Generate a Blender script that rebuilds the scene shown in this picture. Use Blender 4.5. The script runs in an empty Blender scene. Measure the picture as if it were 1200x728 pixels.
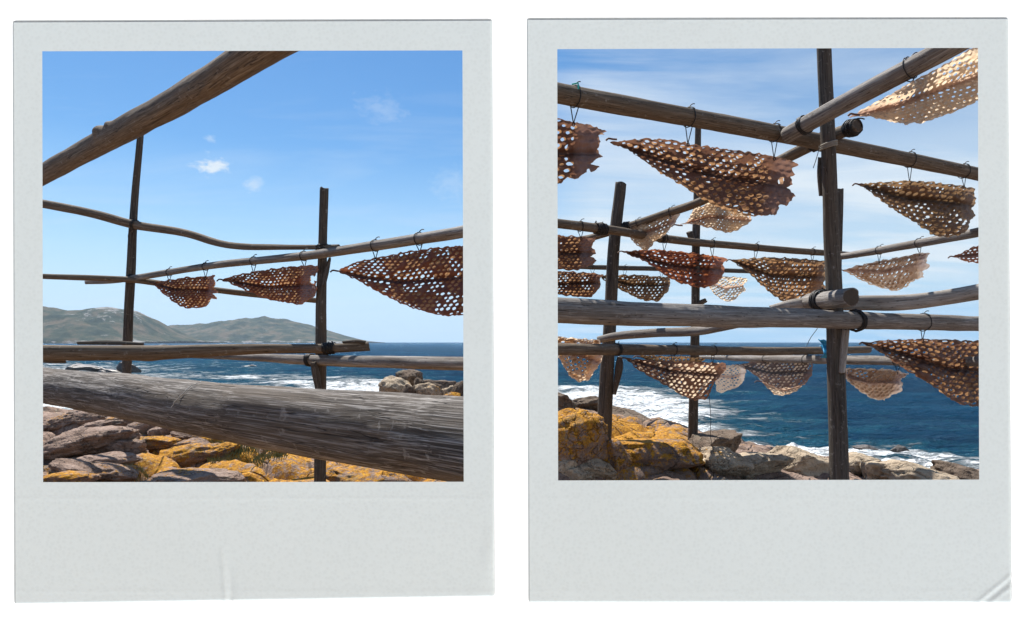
import bpy, bmesh, math, random
import numpy as np
from mathutils import Vector, Matrix

# ------------------------------------------------------------------ basics
F, CX, HY, ZC = 820.0, 600.0, 401.0, 1.7          # focal length in photo pixels, centre, horizon, eye height
SEA = -3.3
scene = bpy.context.scene
COL = scene.collection
R = math.radians
def P(px, py, Y): return Vector(((px-CX)/F*Y, Y, ZC+(HY-py)/F*Y))
def tag(o, label=None, cat=None, group=None, kind=None):
    if label: o['label'] = label
    if cat: o['category'] = cat
    if group: o['group'] = group
    if kind: o['kind'] = kind
    return o
def link_mesh(name, verts, faces, mats, parent=None, smooth=True, attrs=None, mi=None):
    me = bpy.data.meshes.new(name)
    verts = np.asarray(verts, dtype=np.float32).reshape(-1, 3)
    if isinstance(faces, np.ndarray):
        n, k = faces.shape
        me.vertices.add(len(verts)); me.vertices.foreach_set('co', verts.ravel())
        me.loops.add(n*k); me.loops.foreach_set('vertex_index', faces.astype(np.int32).ravel())
        me.polygons.add(n)
        me.polygons.foreach_set('loop_start', np.arange(0, n*k, k, dtype=np.int32))
        me.update(calc_edges=True); me.validate()
    else:
        me.from_pydata([tuple(map(float, v)) for v in verts], [], [tuple(int(i) for i in f) for f in faces]); me.update()
    if smooth: me.polygons.foreach_set('use_smooth', np.ones(len(me.polygons), dtype=bool))
    if mi is not None: me.polygons.foreach_set('material_index', np.asarray(mi, dtype=np.int32))
    for k, (typ, arr) in (attrs or {}).items():
        a = me.attributes.new(k, typ, 'POINT')
        arr = np.asarray(arr, dtype=np.float32)
        a.data.foreach_set('value' if typ == 'FLOAT' else ('vector' if typ == 'FLOAT_VECTOR' else 'color'), arr.ravel())
    for m in (mats if isinstance(mats, (list, tuple)) else [mats]): me.materials.append(m)
    o = bpy.data.objects.new(name, me); COL.objects.link(o)
    if parent: o.parent = parent
    return o
def empty(name, loc, label, cat, group=None):
    o = bpy.data.objects.new(name, None); COL.objects.link(o); o.location = loc
    o.empty_display_size = .1
    return tag(o, label, cat, group)
def recenter(o, loc):                                # keep the mesh where it is, put the origin at loc
    loc = Vector(loc); o.data.transform(Matrix.Translation(-loc)); o.location = loc
    return o

# ------------------------------------------------------------------ numpy noise
def _h(ix, iy, iz, seed):
    n = (ix.astype(np.int64)*73856093) ^ (iy.astype(np.int64)*19349663) ^ (iz.astype(np.int64)*83492791) ^ (seed*2654435761 & 0xffffffff)
    n = (n ^ (n >> 13)) * 1274126177 & 0xffffffff
    n = (n ^ (n >> 16)) * 2246822519 & 0xffffffff
    n = n ^ (n >> 15)
    return (n & 0xffffff)/float(0xffffff)
def vn(x, y, z=None, seed=1):
    x = np.asarray(x, dtype=np.float64); y = np.asarray(y, dtype=np.float64)
    z = np.zeros_like(x) if z is None else np.asarray(z, dtype=np.float64)
    ix, iy, iz = np.floor(x), np.floor(y), np.floor(z)
    fx, fy, fz = x-ix, y-iy, z-iz
    fx, fy, fz = [f*f*f*(f*(f*6-15)+10) for f in (fx, fy, fz)]
    r = 0
    for dx in (0, 1):
        for dy in (0, 1):
            for dz in (0, 1):
                w = (fx if dx else 1-fx)*(fy if dy else 1-fy)*(fz if dz else 1-fz)
                r = r + w*_h(ix+dx, iy+dy, iz+dz, seed)
    return r*2-1
def fbm(x, y, z=None, o=4, seed=1):
    r, a, s = 0, 1.0, 0
    z = np.zeros_like(np.asarray(x, dtype=float)) if z is None else z
    for i in range(o):
        r = r + a*vn(x*2**i+i*7.3, y*2**i-i*3.1, z*2**i+i*1.7, seed+i); s += a; a *= .5
    return r/s
def worley(x, y, seed=1, jit=.85):
    ix, iy = np.floor(x), np.floor(y)
    f1 = np.full(x.shape, 9.0); f2 = f1.copy(); cid = np.zeros(x.shape)
    z0 = np.zeros_like(x)
    for dx in (-1, 0, 1):
        for dy in (-1, 0, 1):
            cx, cy = ix+dx, iy+dy
            qx = cx+.5+(_h(cx, cy, z0, seed)-.5)*jit; qy = cy+.5+(_h(cx, cy, z0, seed+5)-.5)*jit
            d = np.hypot(x-qx, y-qy)
            near = d < f1
            f2 = np.where(near, f1, np.minimum(f2, d)); cid = np.where(near, _h(cx, cy, z0, seed+9), cid)
            f1 = np.where(near, d, f1)
    return f1, f2, cid

# ------------------------------------------------------------------ materials
def mat(name):
    m = bpy.data.materials.new(name); m.use_nodes = True
    nt = m.node_tree; nt.nodes.clear()
    return m, nt, nt.nodes, nt.links
class G:                                             # small node-graph helper
    def __init__(s, nt): s.n, s.l = nt.nodes, nt.links
    def node(s, t, **kw):
        nd = s.n.new(t)
        for k, v in kw.items():
            if k.startswith('_'): setattr(nd, k[1:], v)
        return nd
    def put(s, sock, v):
        if hasattr(v, 'is_linked') or hasattr(v, 'links'): s.l.new(v, sock)
        else: sock.default_value = v
    def attr(s, name, out='Fac', typ='GEOMETRY'):
        nd = s.node('ShaderNodeAttribute', _attribute_name=name, _attribute_type=typ); return nd.outputs[out]
    def noise(s, vec, scale, detail=4, rough=.55, dist=0, out='Fac'):
        nd = s.node('ShaderNodeTexNoise'); s.put(nd.inputs['Vector'], vec); nd.inputs['Scale'].default_value = scale
        nd.inputs['Detail'].default_value = detail; nd.inputs['Roughness'].default_value = rough
        nd.inputs['Distortion'].default_value = dist; return nd.outputs[out]
    def vor(s, vec, scale, feature='F1', out='Distance'):
        nd = s.node('ShaderNodeTexVoronoi', _feature=feature); s.put(nd.inputs['Vector'], vec)
        nd.inputs['Scale'].default_value = scale; return nd.outputs[out]
    def mapping(s, vec, scale=(1, 1, 1), loc=(0, 0, 0), rot=(0, 0, 0)):
        nd = s.node('ShaderNodeMapping'); s.put(nd.inputs['Vector'], vec); nd.inputs['Scale'].default_value = scale
        nd.inputs['Location'].default_value = loc; nd.inputs['Rotation'].default_value = rot; return nd.outputs[0]
    def ramp(s, fac, stops, interp='LINEAR'):
        nd = s.node('ShaderNodeValToRGB'); s.put(nd.inputs[0], fac); cr = nd.color_ramp; cr.interpolation = interp
        while len(cr.elements) < len(stops): cr.elements.new(.5)
        for e, (p, c) in zip(cr.elements, stops):
            e.position = p
            e.color = (c, c, c, 1) if isinstance(c, (int, float)) else (*c, 1)
        return nd.outputs[0]
    def mix(s, fac, a, b, mode='MIX'):
        nd = s.node('ShaderNodeMix', _data_type='RGBA', _blend_type=mode)
        s.put(nd.inputs[0], fac)
        for i, v in ((6, a), (7, b)):
            if isinstance(v, tuple) and len(v) == 3: v = (*v, 1)
            s.put(nd.inputs[i], v)
        return nd.outputs[2]
    def math(s, op, a, b=0.0, clamp=False):
        nd = s.node('ShaderNodeMath', _operation=op, _use_clamp=clamp); s.put(nd.inputs[0], a); s.put(nd.inputs[1], b); return nd.outputs[0]
    def vadd(s, a, b, op='ADD'):
        nd = s.node('ShaderNodeVectorMath', _operation=op); s.put(nd.inputs[0], a); s.put(nd.inputs[1], b); return nd.outputs[0]
    def bump(s, h, strength, dist, normal=None):
        nd = s.node('ShaderNodeBump'); s.put(nd.inputs['Height'], h); nd.inputs['Strength'].default_value = strength
        nd.inputs['Distance'].default_value = dist
        if normal is not None: s.put(nd.inputs['Normal'], normal)
        return nd.outputs[0]
    def princ(s, base, rough=.7, spec=.3, normal=None):
        nd = s.node('ShaderNodeBsdfPrincipled'); 
        if isinstance(base, tuple) and len(base) == 3: base = (*base, 1)
        s.put(nd.inputs['Base Color'], base); s.put(nd.inputs['Roughness'], rough); s.put(nd.inputs['Specular IOR Level'], spec)
        if normal is not None: s.put(nd.inputs['Normal'], normal)
        return nd
    def out(s, sh):
        o = s.node('ShaderNodeOutputMaterial'); s.l.new(sh, o.inputs['Surface'])

def wood_material(name, tint, seed):
    m, nt, n, l = mat(name); g = G(nt)
    rest = g.attr('rest', 'Vector')
    oi = g.node('ShaderNodeObjectInfo')
    off = g.node('ShaderNodeCombineXYZ'); g.l.new(g.math('MULTIPLY', oi.outputs['Random'], 37.0), off.inputs[0])
    v = g.vadd(rest, off.outputs[0])
    fine = g.noise(g.mapping(v, (5, 260, 260)), 1, 5, .65, .3)
    grain = g.noise(g.mapping(v, (1.6, 60, 60)), 1, 5, .6, .6)
    broad = g.noise(g.mapping(v, (1.2, 7, 7)), 1, 4, .6)
    cr = g.noise(g.mapping(v, (.9, 34, 34)), 1, 3, .5, .25)
    crack = g.ramp(cr, [(0, 0), (.490, 0), (.5, 1), (.510, 0), (1, 0)])
    dark, mid, light = tint
    c = g.ramp(g.math('ADD', g.math('MULTIPLY', grain, .42), g.math('MULTIPLY', fine, .58)), [(.32, dark), (.5, mid), (.66, light)])
    c = g.mix(g.ramp(broad, [(.42, 0), (.62, .55)]), c, (.115, .088, .064))
    c = g.mix(g.ramp(g.noise(v, 16, 4, .7), [(.6, 0), (.72, .45)]), c, (.42, .39, .35))
    spots = g.ramp(g.vor(g.mapping(v, (9, 22, 22)), 1), [(.0, 1), (.10, .7), (.16, 0), (1, 0)])
    c = g.mix(g.math('MULTIPLY', spots, .6), c, (.04, .03, .025))
    c = g.mix(g.math('MULTIPLY', crack, .95), c, (.015, .012, .010))
    h = g.math('ADD', g.math('MULTIPLY', fine, .5), g.math('MULTIPLY', grain, 1.0))
    h = g.math('SUBTRACT', h, g.math('MULTIPLY', crack, 1.4))
    b = g.bump(h, .6, .006)
    p = g.princ(c, .82, .2, b); g.out(p.outputs[0]); return m
WOOD_GREY = wood_material('weathered_grey_wood', ((.07, .062, .056), (.20, .182, .165), (.45, .43, .40)), 1)
WOOD_LOG = wood_material('big_log_wood', ((.022, .018, .015), (.078, .066, .056), (.48, .45, .42)), 6)
WOOD_BROWN = wood_material('weathered_brown_wood', ((.048, .035, .024), (.13, .098, .068), (.29, .24, .185)), 2)
WOOD_DARK = wood_material('dark_post_wood', ((.020, .017, .015), (.062, .053, .044), (.17, .155, .135)), 3)
WOOD_PALE = wood_material('bleached_wood', ((.16, .14, .12), (.33, .30, .265), (.52, .49, .45)), 4)

def end_material():
    m, nt, n, l = mat('log_end_grain'); g = G(nt)
    t = g.attr('rest', 'Vector')
    sep = g.node('ShaderNodeSeparateXYZ'); g.l.new(t, sep.inputs[0])
    cb = g.node('ShaderNodeCombineXYZ'); g.l.new(sep.outputs[1], cb.inputs[0]); g.l.new(sep.outputs[2], cb.inputs[1])
    w = g.node('ShaderNodeTexWave', _wave_type='RINGS', _rings_direction='Z'); g.l.new(cb.outputs[0], w.inputs['Vector']); w.inputs['Scale'].default_value = 45
    w.inputs['Distortion'].default_value = 2
    c = g.ramp(w.outputs['Fac'], [(0, (.05, .04, .032)), (1, (.14, .11, .085))])
    g.out(g.princ(c, .9, .1, g.bump(w.outputs['Fac'], .5, .004)).outputs[0]); return m
WOOD_END = end_material()

def skin_material(name, cols, trans, tw, spine_c, tail_c, edge_c):
    m, nt, n, l = mat(name); g = G(nt)
    tc = g.node('ShaderNodeTexCoord').outputs['Object']
    tone = g.node('ShaderNodeAttribute', _attribute_name='tone')
    sep = g.node('ShaderNodeSeparateColor'); g.l.new(tone.outputs['Color'], sep.inputs[0])
    a = g.noise(tc, 9, 5, .65); b = g.noise(tc, 45, 4, .6)
    c = g.ramp(g.math('ADD', g.math('MULTIPLY', a, .7), g.math('MULTIPLY', b, .3)), [(.3, cols[0]), (.5, cols[1]), (.68, cols[2])])
    c = g.mix(g.math('MULTIPLY', sep.outputs[0], .8), c, spine_c)
    c = g.mix(g.math('MULTIPLY', sep.outputs[1], .75), c, tail_c)
    c = g.mix(g.math('MULTIPLY', sep.outputs[2], .65), c, edge_c)
    cell = g.attr('cell')
    c = g.mix(g.math('MULTIPLY', g.ramp(cell, [(.15, 0), (.6, 1)]), .65), c, g.mix(1.0, c, (.42, .33, .30), 'MULTIPLY'))
    nb = g.bump(g.math('ADD', b, g.noise(tc, 140, 3, .6)), .5, .004)
    d = g.princ(c, .5, .35, nb)
    t = g.node('ShaderNodeBsdfTranslucent')
    tcx = g.mix(.55, c, (*trans, 1), 'MIX')
    tcx = g.mix(g.math('MULTIPLY', sep.outputs[0], .85), tcx, spine_c)
    g.put(t.inputs[0], tcx); g.l.new(nb, t.inputs['Normal'])
    mx = g.node('ShaderNodeMixShader'); mx.inputs[0].default_value = tw
    g.l.new(d.outputs[0], mx.inputs[1]); g.l.new(t.outputs[0], mx.inputs[2]); g.out(mx.outputs[0]); return m
SKIN = {
 'dark': skin_material('dark_dried_fish_skin', ((.055, .028, .021), (.125, .072, .053), (.25, .165, .12)), (.33, .155, .085), .34, (.025, .014, .012), (.20, .155, .15), (.27, .14, .07)),
 'red': skin_material('red_brown_dried_fish_skin', ((.09, .030, .018), (.20, .075, .043), (.34, .165, .09)), (.55, .18, .065), .38, (.03, .012, .010), (.30, .22, .20), (.40, .16, .07)),
 'amber': skin_material('amber_dried_fish_flesh', ((.20, .095, .05), (.37, .21, .115), (.58, .42, .26)), (.55, .30, .13), .45, (.20, .09, .05), (.40, .30, .26), (.50, .30, .16)),
 'olive': skin_material('tawny_dried_fish_skin', ((.095, .055, .034), (.20, .125, .074), (.35, .25, .15)), (.44, .26, .12), .36, (.04, .025, .014), (.22, .18, .16), (.32, .21, .10)),
 'pale': skin_material('pale_dried_fish_flesh', ((.56, .36, .24), (.80, .63, .46), (.93, .84, .68)), (.97, .80, .56), .58, (.34, .19, .14), (.74, .62, .57), (.80, .58, .40)),
}
def flat(name, c, rough=.8, spec=.2, nscale=60, amt=.3):
    m, nt, n, l = mat(name); g = G(nt)
    tc = g.node('ShaderNodeTexCoord').outputs['Object']; nz = g.noise(tc, nscale, 4)
    c2 = tuple(x*(1-amt) for x in c)
    g.out(g.princ(g.mix(nz, (*c, 1), (*c2, 1)), rough, spec, g.bump(nz, .3, .003)).outputs[0]); return m
WIRE = flat('black_wire', (.018, .016, .015), .55, .4)
CLOTH_BLUE = flat('blue_plastic_sheet', (.03, .35, .62), .45, .4)
TURQ = flat('turquoise_twine', (.06, .5, .42))
GREYTWINE = flat('grey_twine', (.30, .27, .22))

def rock_material(name, base, lichen_bias, wet=False):
    m, nt, n, l = mat(name); g = G(nt)
    geo = g.node('ShaderNodeNewGeometry'); pos = geo.outputs['Position']
    oi = g.node('ShaderNodeObjectInfo')
    osep = g.node('ShaderNodeSeparateColor'); g.l.new(oi.outputs['Color'], osep.inputs[0])
    big = g.noise(pos, .9, 5, .6); med = g.noise(pos, 5, 5, .7); fine = g.noise(pos, 42, 5, .7)
    lo, mi, hi = base
    c = g.ramp(g.math('ADD', g.math('MULTIPLY', big, .45), g.math('MULTIPLY', med, .55)), [(.32, lo), (.5, mi), (.66, hi)])
    c = g.mix(g.ramp(fine, [(.32, .6), (.48, 0)]), c, tuple(x*.55 for x in lo))
    c = g.mix(g.ramp(g.noise(pos, 90, 2, .5), [(.58, 0), (.7, .3)]), c, (.55, .5, .45))
    crv = g.vor(g.vadd(g.mapping(pos, (1, 1, 1.6)), g.node('ShaderNodeTexNoise').outputs['Color']), 1.5, 'DISTANCE_TO_EDGE')
    if wet:
        g.out(g.princ(c, .35, .5, g.bump(g.math('ADD', med, fine), .7, .05)).outputs[0]); return m
    # lichen: a real crust; where it grows comes from an attribute on the ground and a per-boulder amount
    la = g.attr('lichen', 'Fac')
    amount = g.math('ADD', g.math('ADD', la, osep.outputs[0]), lichen_bias)
    nz = g.math('ADD', g.math('MULTIPLY', g.noise(pos, 1.7, 6, .62), .42), g.math('MULTIPLY', g.noise(pos, 12, 6, .78), .58))
    nsep = g.node('ShaderNodeSeparateXYZ'); g.l.new(geo.outputs['Normal'], nsep.inputs[0])
    up = g.math('MULTIPLY', nsep.outputs[2], .12)
    fac = g.ramp(g.math('ADD', g.math('ADD', g.math('MULTIPLY', g.math('SUBTRACT', nz, .28), 2.3), up), g.math('MULTIPLY', amount, .40)), [(.68, 0), (.80, 1)])
    lc = g.ramp(g.noise(pos, 26, 5, .75), [(.32, (.11, .05, .012)), (.5, (.43, .19, .010)), (.66, (.66, .36, .03))])
    c = g.mix(g.math('MULTIPLY', fac, .9), c, lc)
    gf = g.ramp(g.noise(g.vadd(pos, (9, 3, 1)), 3.1, 5, .65), [(.58, 0), (.68, .5)])
    c = g.mix(gf, c, (.21, .20, .15))
    h = g.math('ADD', g.math('MULTIPLY', med, 1.0), g.math('MULTIPLY', fine, .35))
    h = g.math('ADD', h, g.math('MULTIPLY', g.ramp(crv, [(0, 0), (.035, 1)]), .7))
    b = g.bump(h, .9, .07)
    g.out(g.princ(c, .9, .15, b).outputs[0]); return m
ROCK = rock_material('granite_with_lichen', ((.10, .066, .050), (.255, .178, .138), (.40, .30, .25)), -.22)
ROCK_TAN = rock_material('tan_granite', ((.20, .15, .10), (.44, .35, .25), (.62, .53, .40)), -.30)
ROCK_WET = rock_material('wet_dark_rock', ((.025, .02, .016), (.06, .046, .036), (.11, .085, .065)), 0, True)
ROCK_BROWN = rock_material('brown_slab_rock', ((.085, .06, .042), (.15, .11, .08), (.24, .19, .145)), -.5)

# ------------------------------------------------------------------ terrain (rocky shore)
TC = np.array([-1.4, -.67, -.43, -.12, .065, .2, .315, .43, .55, .67, .9, 1.4])       # x/y columns
TY = np.array([0, 4, 7, 9, 11, 14, 17, 21, 25, 30, 36, 46, 70.])
TZ = np.array([
 [0, 0, 0, .0, .05, .10, .0, -1.2, -2.4, -3.6, -4.6, -5.5, -6],
 [0, 0, 0, .0, .02, .08, .02, -1.2, -2.4, -3.6, -4.6, -5.5, -6],
 [0, -.15, -.2, -.12, .02, .15, -.05, -1.2, -2.6, -3.6, -4.8, -5.5, -6],
 [0, -.15, -.2, -.10, .15, .50, .0, -1.6, -3.0, -4.0, -5.0, -5.5, -6],
 [0, -.1, -.05, .02, .22, .33, .15, -1.0, -2.4, -4.0, -5.0, -5.5, -6],
 [0, -.1, -.1, -.02, .08, .06, -.35, -1.6, -2.8, -4.2, -5.0, -5.5, -6],
 [0, -.15, -.15, -.05, -.10, -.28, -.75, -1.9, -3.0, -4.2, -5.0, -5.5, -6],
 [0, -.2, -.25, -.28, -.45, -.75, -1.15, -2.0, -3.1, -4.2, -5.0, -5.5, -6],
 [0, -.2, -.3, -.45, -.65, -1.05, -1.5, -2.25, -3.1, -4.0, -5.0, -5.5, -6],
 [0, -.2, -.3, -.5, -.75, -1.2, -1.7, -2.35, -2.95, -3.6, -4.2, -5.2, -6],
 [0, -.2, -.3, -.5, -.75, -1.1, -1.5, -2.2, -2.9, -3.5, -4.2, -5.0, -6],
 [0, -.2, -.3, -.4, -.5, -.8, -1.2, -1.8, -2.4, -3.0, -3.8, -5.0, -6]])
def base_h(x, y):
    yy = np.clip(y, 0, 69.9); t = np.clip(x/np.maximum(yy, 6.0), -1.39, 1.39)
    i = np.clip(np.searchsorted(TC, t, side='right')-1, 0, len(TC)-2); j = np.clip(np.searchsorted(TY, yy, side='right')-1, 0, len(TY)-2)
    a = (t-TC[i])/(TC[i+1]-TC[i]); b = (yy-TY[j])/(TY[j+1]-TY[j])
    a = a*a*(3-2*a)
    return (TZ[i, j]*(1-a)+TZ[i+1, j]*a)*(1-b)+(TZ[i, j+1]*(1-a)+TZ[i+1, j+1]*a)*b
def terrain(x, y):
    x = np.asarray(x, float); y = np.asarray(y, float)
    h = base_h(x, y)
    wx = x+.35*fbm(x*.8, y*.8, o=3, seed=31); wy = y+.35*fbm(x*.8+9, y*.8, o=3, seed=37)
    f1, f2, cid = worley(wx/1.15, wy/.85, 3); e = np.clip((f2-f1)/.32, 0, 1)
    d1 = (np.sqrt(1-(1-e)**2)-.75)*(.20+.20*cid)
    f1b, f2b, cb = worley(wx/2.6+7, wy/2.2, 8); eb = np.clip((f2b-f1b)/.30, 0, 1)
    d2 = (np.sqrt(1-(1-eb)**2)-.8)*(.2+.25*cb)
    leftness = np.clip((.2-x/np.maximum(y, 4))/.4, 0, 1)
    act = np.clip((y-4.5)/3, 0, 1)
    h = h+act*(d1*(.55+1.0*leftness)+d2*(1.15-.75*leftness))
    h = h+act*(.09*fbm(x*1.3, y*1.3, o=4, seed=5)+.03*fbm(x*7, y*7, o=3, seed=11)-.07*np.abs(fbm(x*2.1+y*.6, y*2.6, o=4, seed=61))*2)+.015*fbm(x*3, y*3, o=3, seed=4)
    return h
def terrain_pt(x, y): return float(terrain(np.array([x]), np.array([y]))[0])
def hit(px, py, y0=6.0, y1=60.0):                    # first point of the shore seen in direction (px, py)
    Y = np.linspace(y0, y1, 1500)
    x = (px-CX)/F*Y; z = ZC+(HY-py)/F*Y; t = terrain(x, Y)
    k = np.where(z <= t)[0]
    i = k[0] if len(k) else len(Y)-1
    return float(x[i]), float(Y[i]), float(t[i])
def graded(lo, a, b, hi, step, n):                   # dense between a and b, stretched outside
    mid = np.arange(a, b, step)
    l = a-(np.geomspace(1, 1+(a-lo), n)-1)[1:][::-1]; r = mid[-1]+(np.geomspace(1, 1+(hi-b), n)-1)[1:]
    return np.concatenate([l, mid, r])
gx = graded(-90, -8.5, 14, 100, .055, 40); gy = graded(-60, 6.5, 24, 75, .06, 60)
X, Y = np.meshgrid(gx, gy); Z = terrain(X, Y)
def grid_faces(r, c):
    i = np.arange(r*c).reshape(r, c)
    return np.stack([i[:-1, :-1], i[:-1, 1:], i[1:, 1:], i[1:, :-1]], -1).reshape(-1, 4)
tt = X/np.maximum(Y, 3)
lich = np.where(tt < 0, np.clip((tt+.85)/.4, 0, 1)*.75*np.clip((12.5-Y)/2.5, 0, 1), 0)
rb = np.exp(-((tt-.17)/.12)**2)*np.clip((15.5-Y)/3, 0, 1)*np.clip((Y-8)/2, .3, 1)*1.05
lich = np.where(tt < 0, lich, rb-.12*np.clip((tt-.3)/.1, 0, 1)*3)
ground = link_mesh('rocky_shore', np.stack([X, Y, Z], -1), grid_faces(*X.shape), ROCK, attrs={'lichen': ('FLOAT', lich)})
ground.color = (0, 0, 0, 1); tag(ground, kind='structure')

# ------------------------------------------------------------------ boulders
def ico(sub):
    bm = bmesh.new(); bmesh.ops.create_icosphere(bm, subdivisions=sub, radius=1)
    v = np.array([q.co[:] for q in bm.verts]); f = np.array([[q.index for q in fa.verts] for fa in bm.faces]); bm.free(); return v, f
ICO5, ICO4 = ico(5), ico(4)
SG = 'boulders stacked above the sea'; LG = 'granite boulders under the big log'; RG = 'rocks below the fish racks'; WG = 'wet rocks standing in the surf'
def boulder(x0, x1, yt, yb, label, lichen=0.0, m=None, seed=0, group='boulders on the shore', Y=None, z=None, name='boulder', tilt=None, depth=.8, rough=1.0):
    rnd = random.Random(seed*17+3)
    cx = (x0+x1)/2
    if Y is None:
        x, Y, z = hit(cx, yb-1)
    else:
        x = (cx-CX)/F*Y
        if z is None: z = ZC+(HY-yb)/F*Y
    wide = {LG: 1.42, RG: 1.6}.get(group, 1.12) if (x1-x0) < 100 else 1.05
    w = (x1-x0)*wide/F*Y; h = (yb-yt)/F*Y
    v, f = (ICO5 if (x1-x0) > 28 else ICO4); p = v.copy(); s = seed*3.7
    for k in range(9):                               # facets: cut by planes, then rounded by noise
        nrm = np.array([rnd.gauss(0, 1), rnd.gauss(0, 1), rnd.gauss(0, .8)]); nrm /= np.linalg.norm(nrm)
        d = p@nrm; lim = rnd.uniform(.60, .88) if group == LG else rnd.uniform(.52, .84); p = p-np.outer(np.maximum(d-lim, 0)*(.8 if group == LG else .95), nrm)
    r = 1+rough*(.20*fbm(p[:, 0]*1.2+s, p[:, 1]*1.4, p[:, 2]*1.4, 3, 50+seed)+.13*fbm(p[:, 0]*4+s, p[:, 1]*4, p[:, 2]*4, 5, 70+seed)-.10*np.abs(fbm(p[:, 0]*2.2+s, p[:, 1]*2.2, p[:, 2]*3.5, 3, 90+seed)))
    p = p*r[:, None]
    p[:, 0] *= w/(p[:, 0].max()-p[:, 0].min()); p[:, 1] *= depth*w/2
    zt = p[:, 2].max(); low_ = group in (LG, RG) and (x1-x0) < 60
    p[:, 2] *= (h*(.60 if low_ else .72))/zt; p[:, 2] = np.where(p[:, 2] > h*.3, h*.3+(p[:, 2]-h*.3)*.85, p[:, 2])
    a = rnd.uniform(-.22, .22) if tilt is None else tilt
    p[:, 2] += p[:, 0]*a
    o = link_mesh(name, p, f, m or ROCK)
    o.location = (x, Y+depth*w*.25, z+h*.28); o.color = (lichen*.8, 0, 0, 1)
    return tag(o, label, 'boulder' if name == 'boulder' else 'rock', group)
SG = 'boulders stacked above the sea'; LG = 'granite boulders under the big log'; RG = 'rocks below the fish racks'; WG = 'wet rocks standing in the surf'
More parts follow.
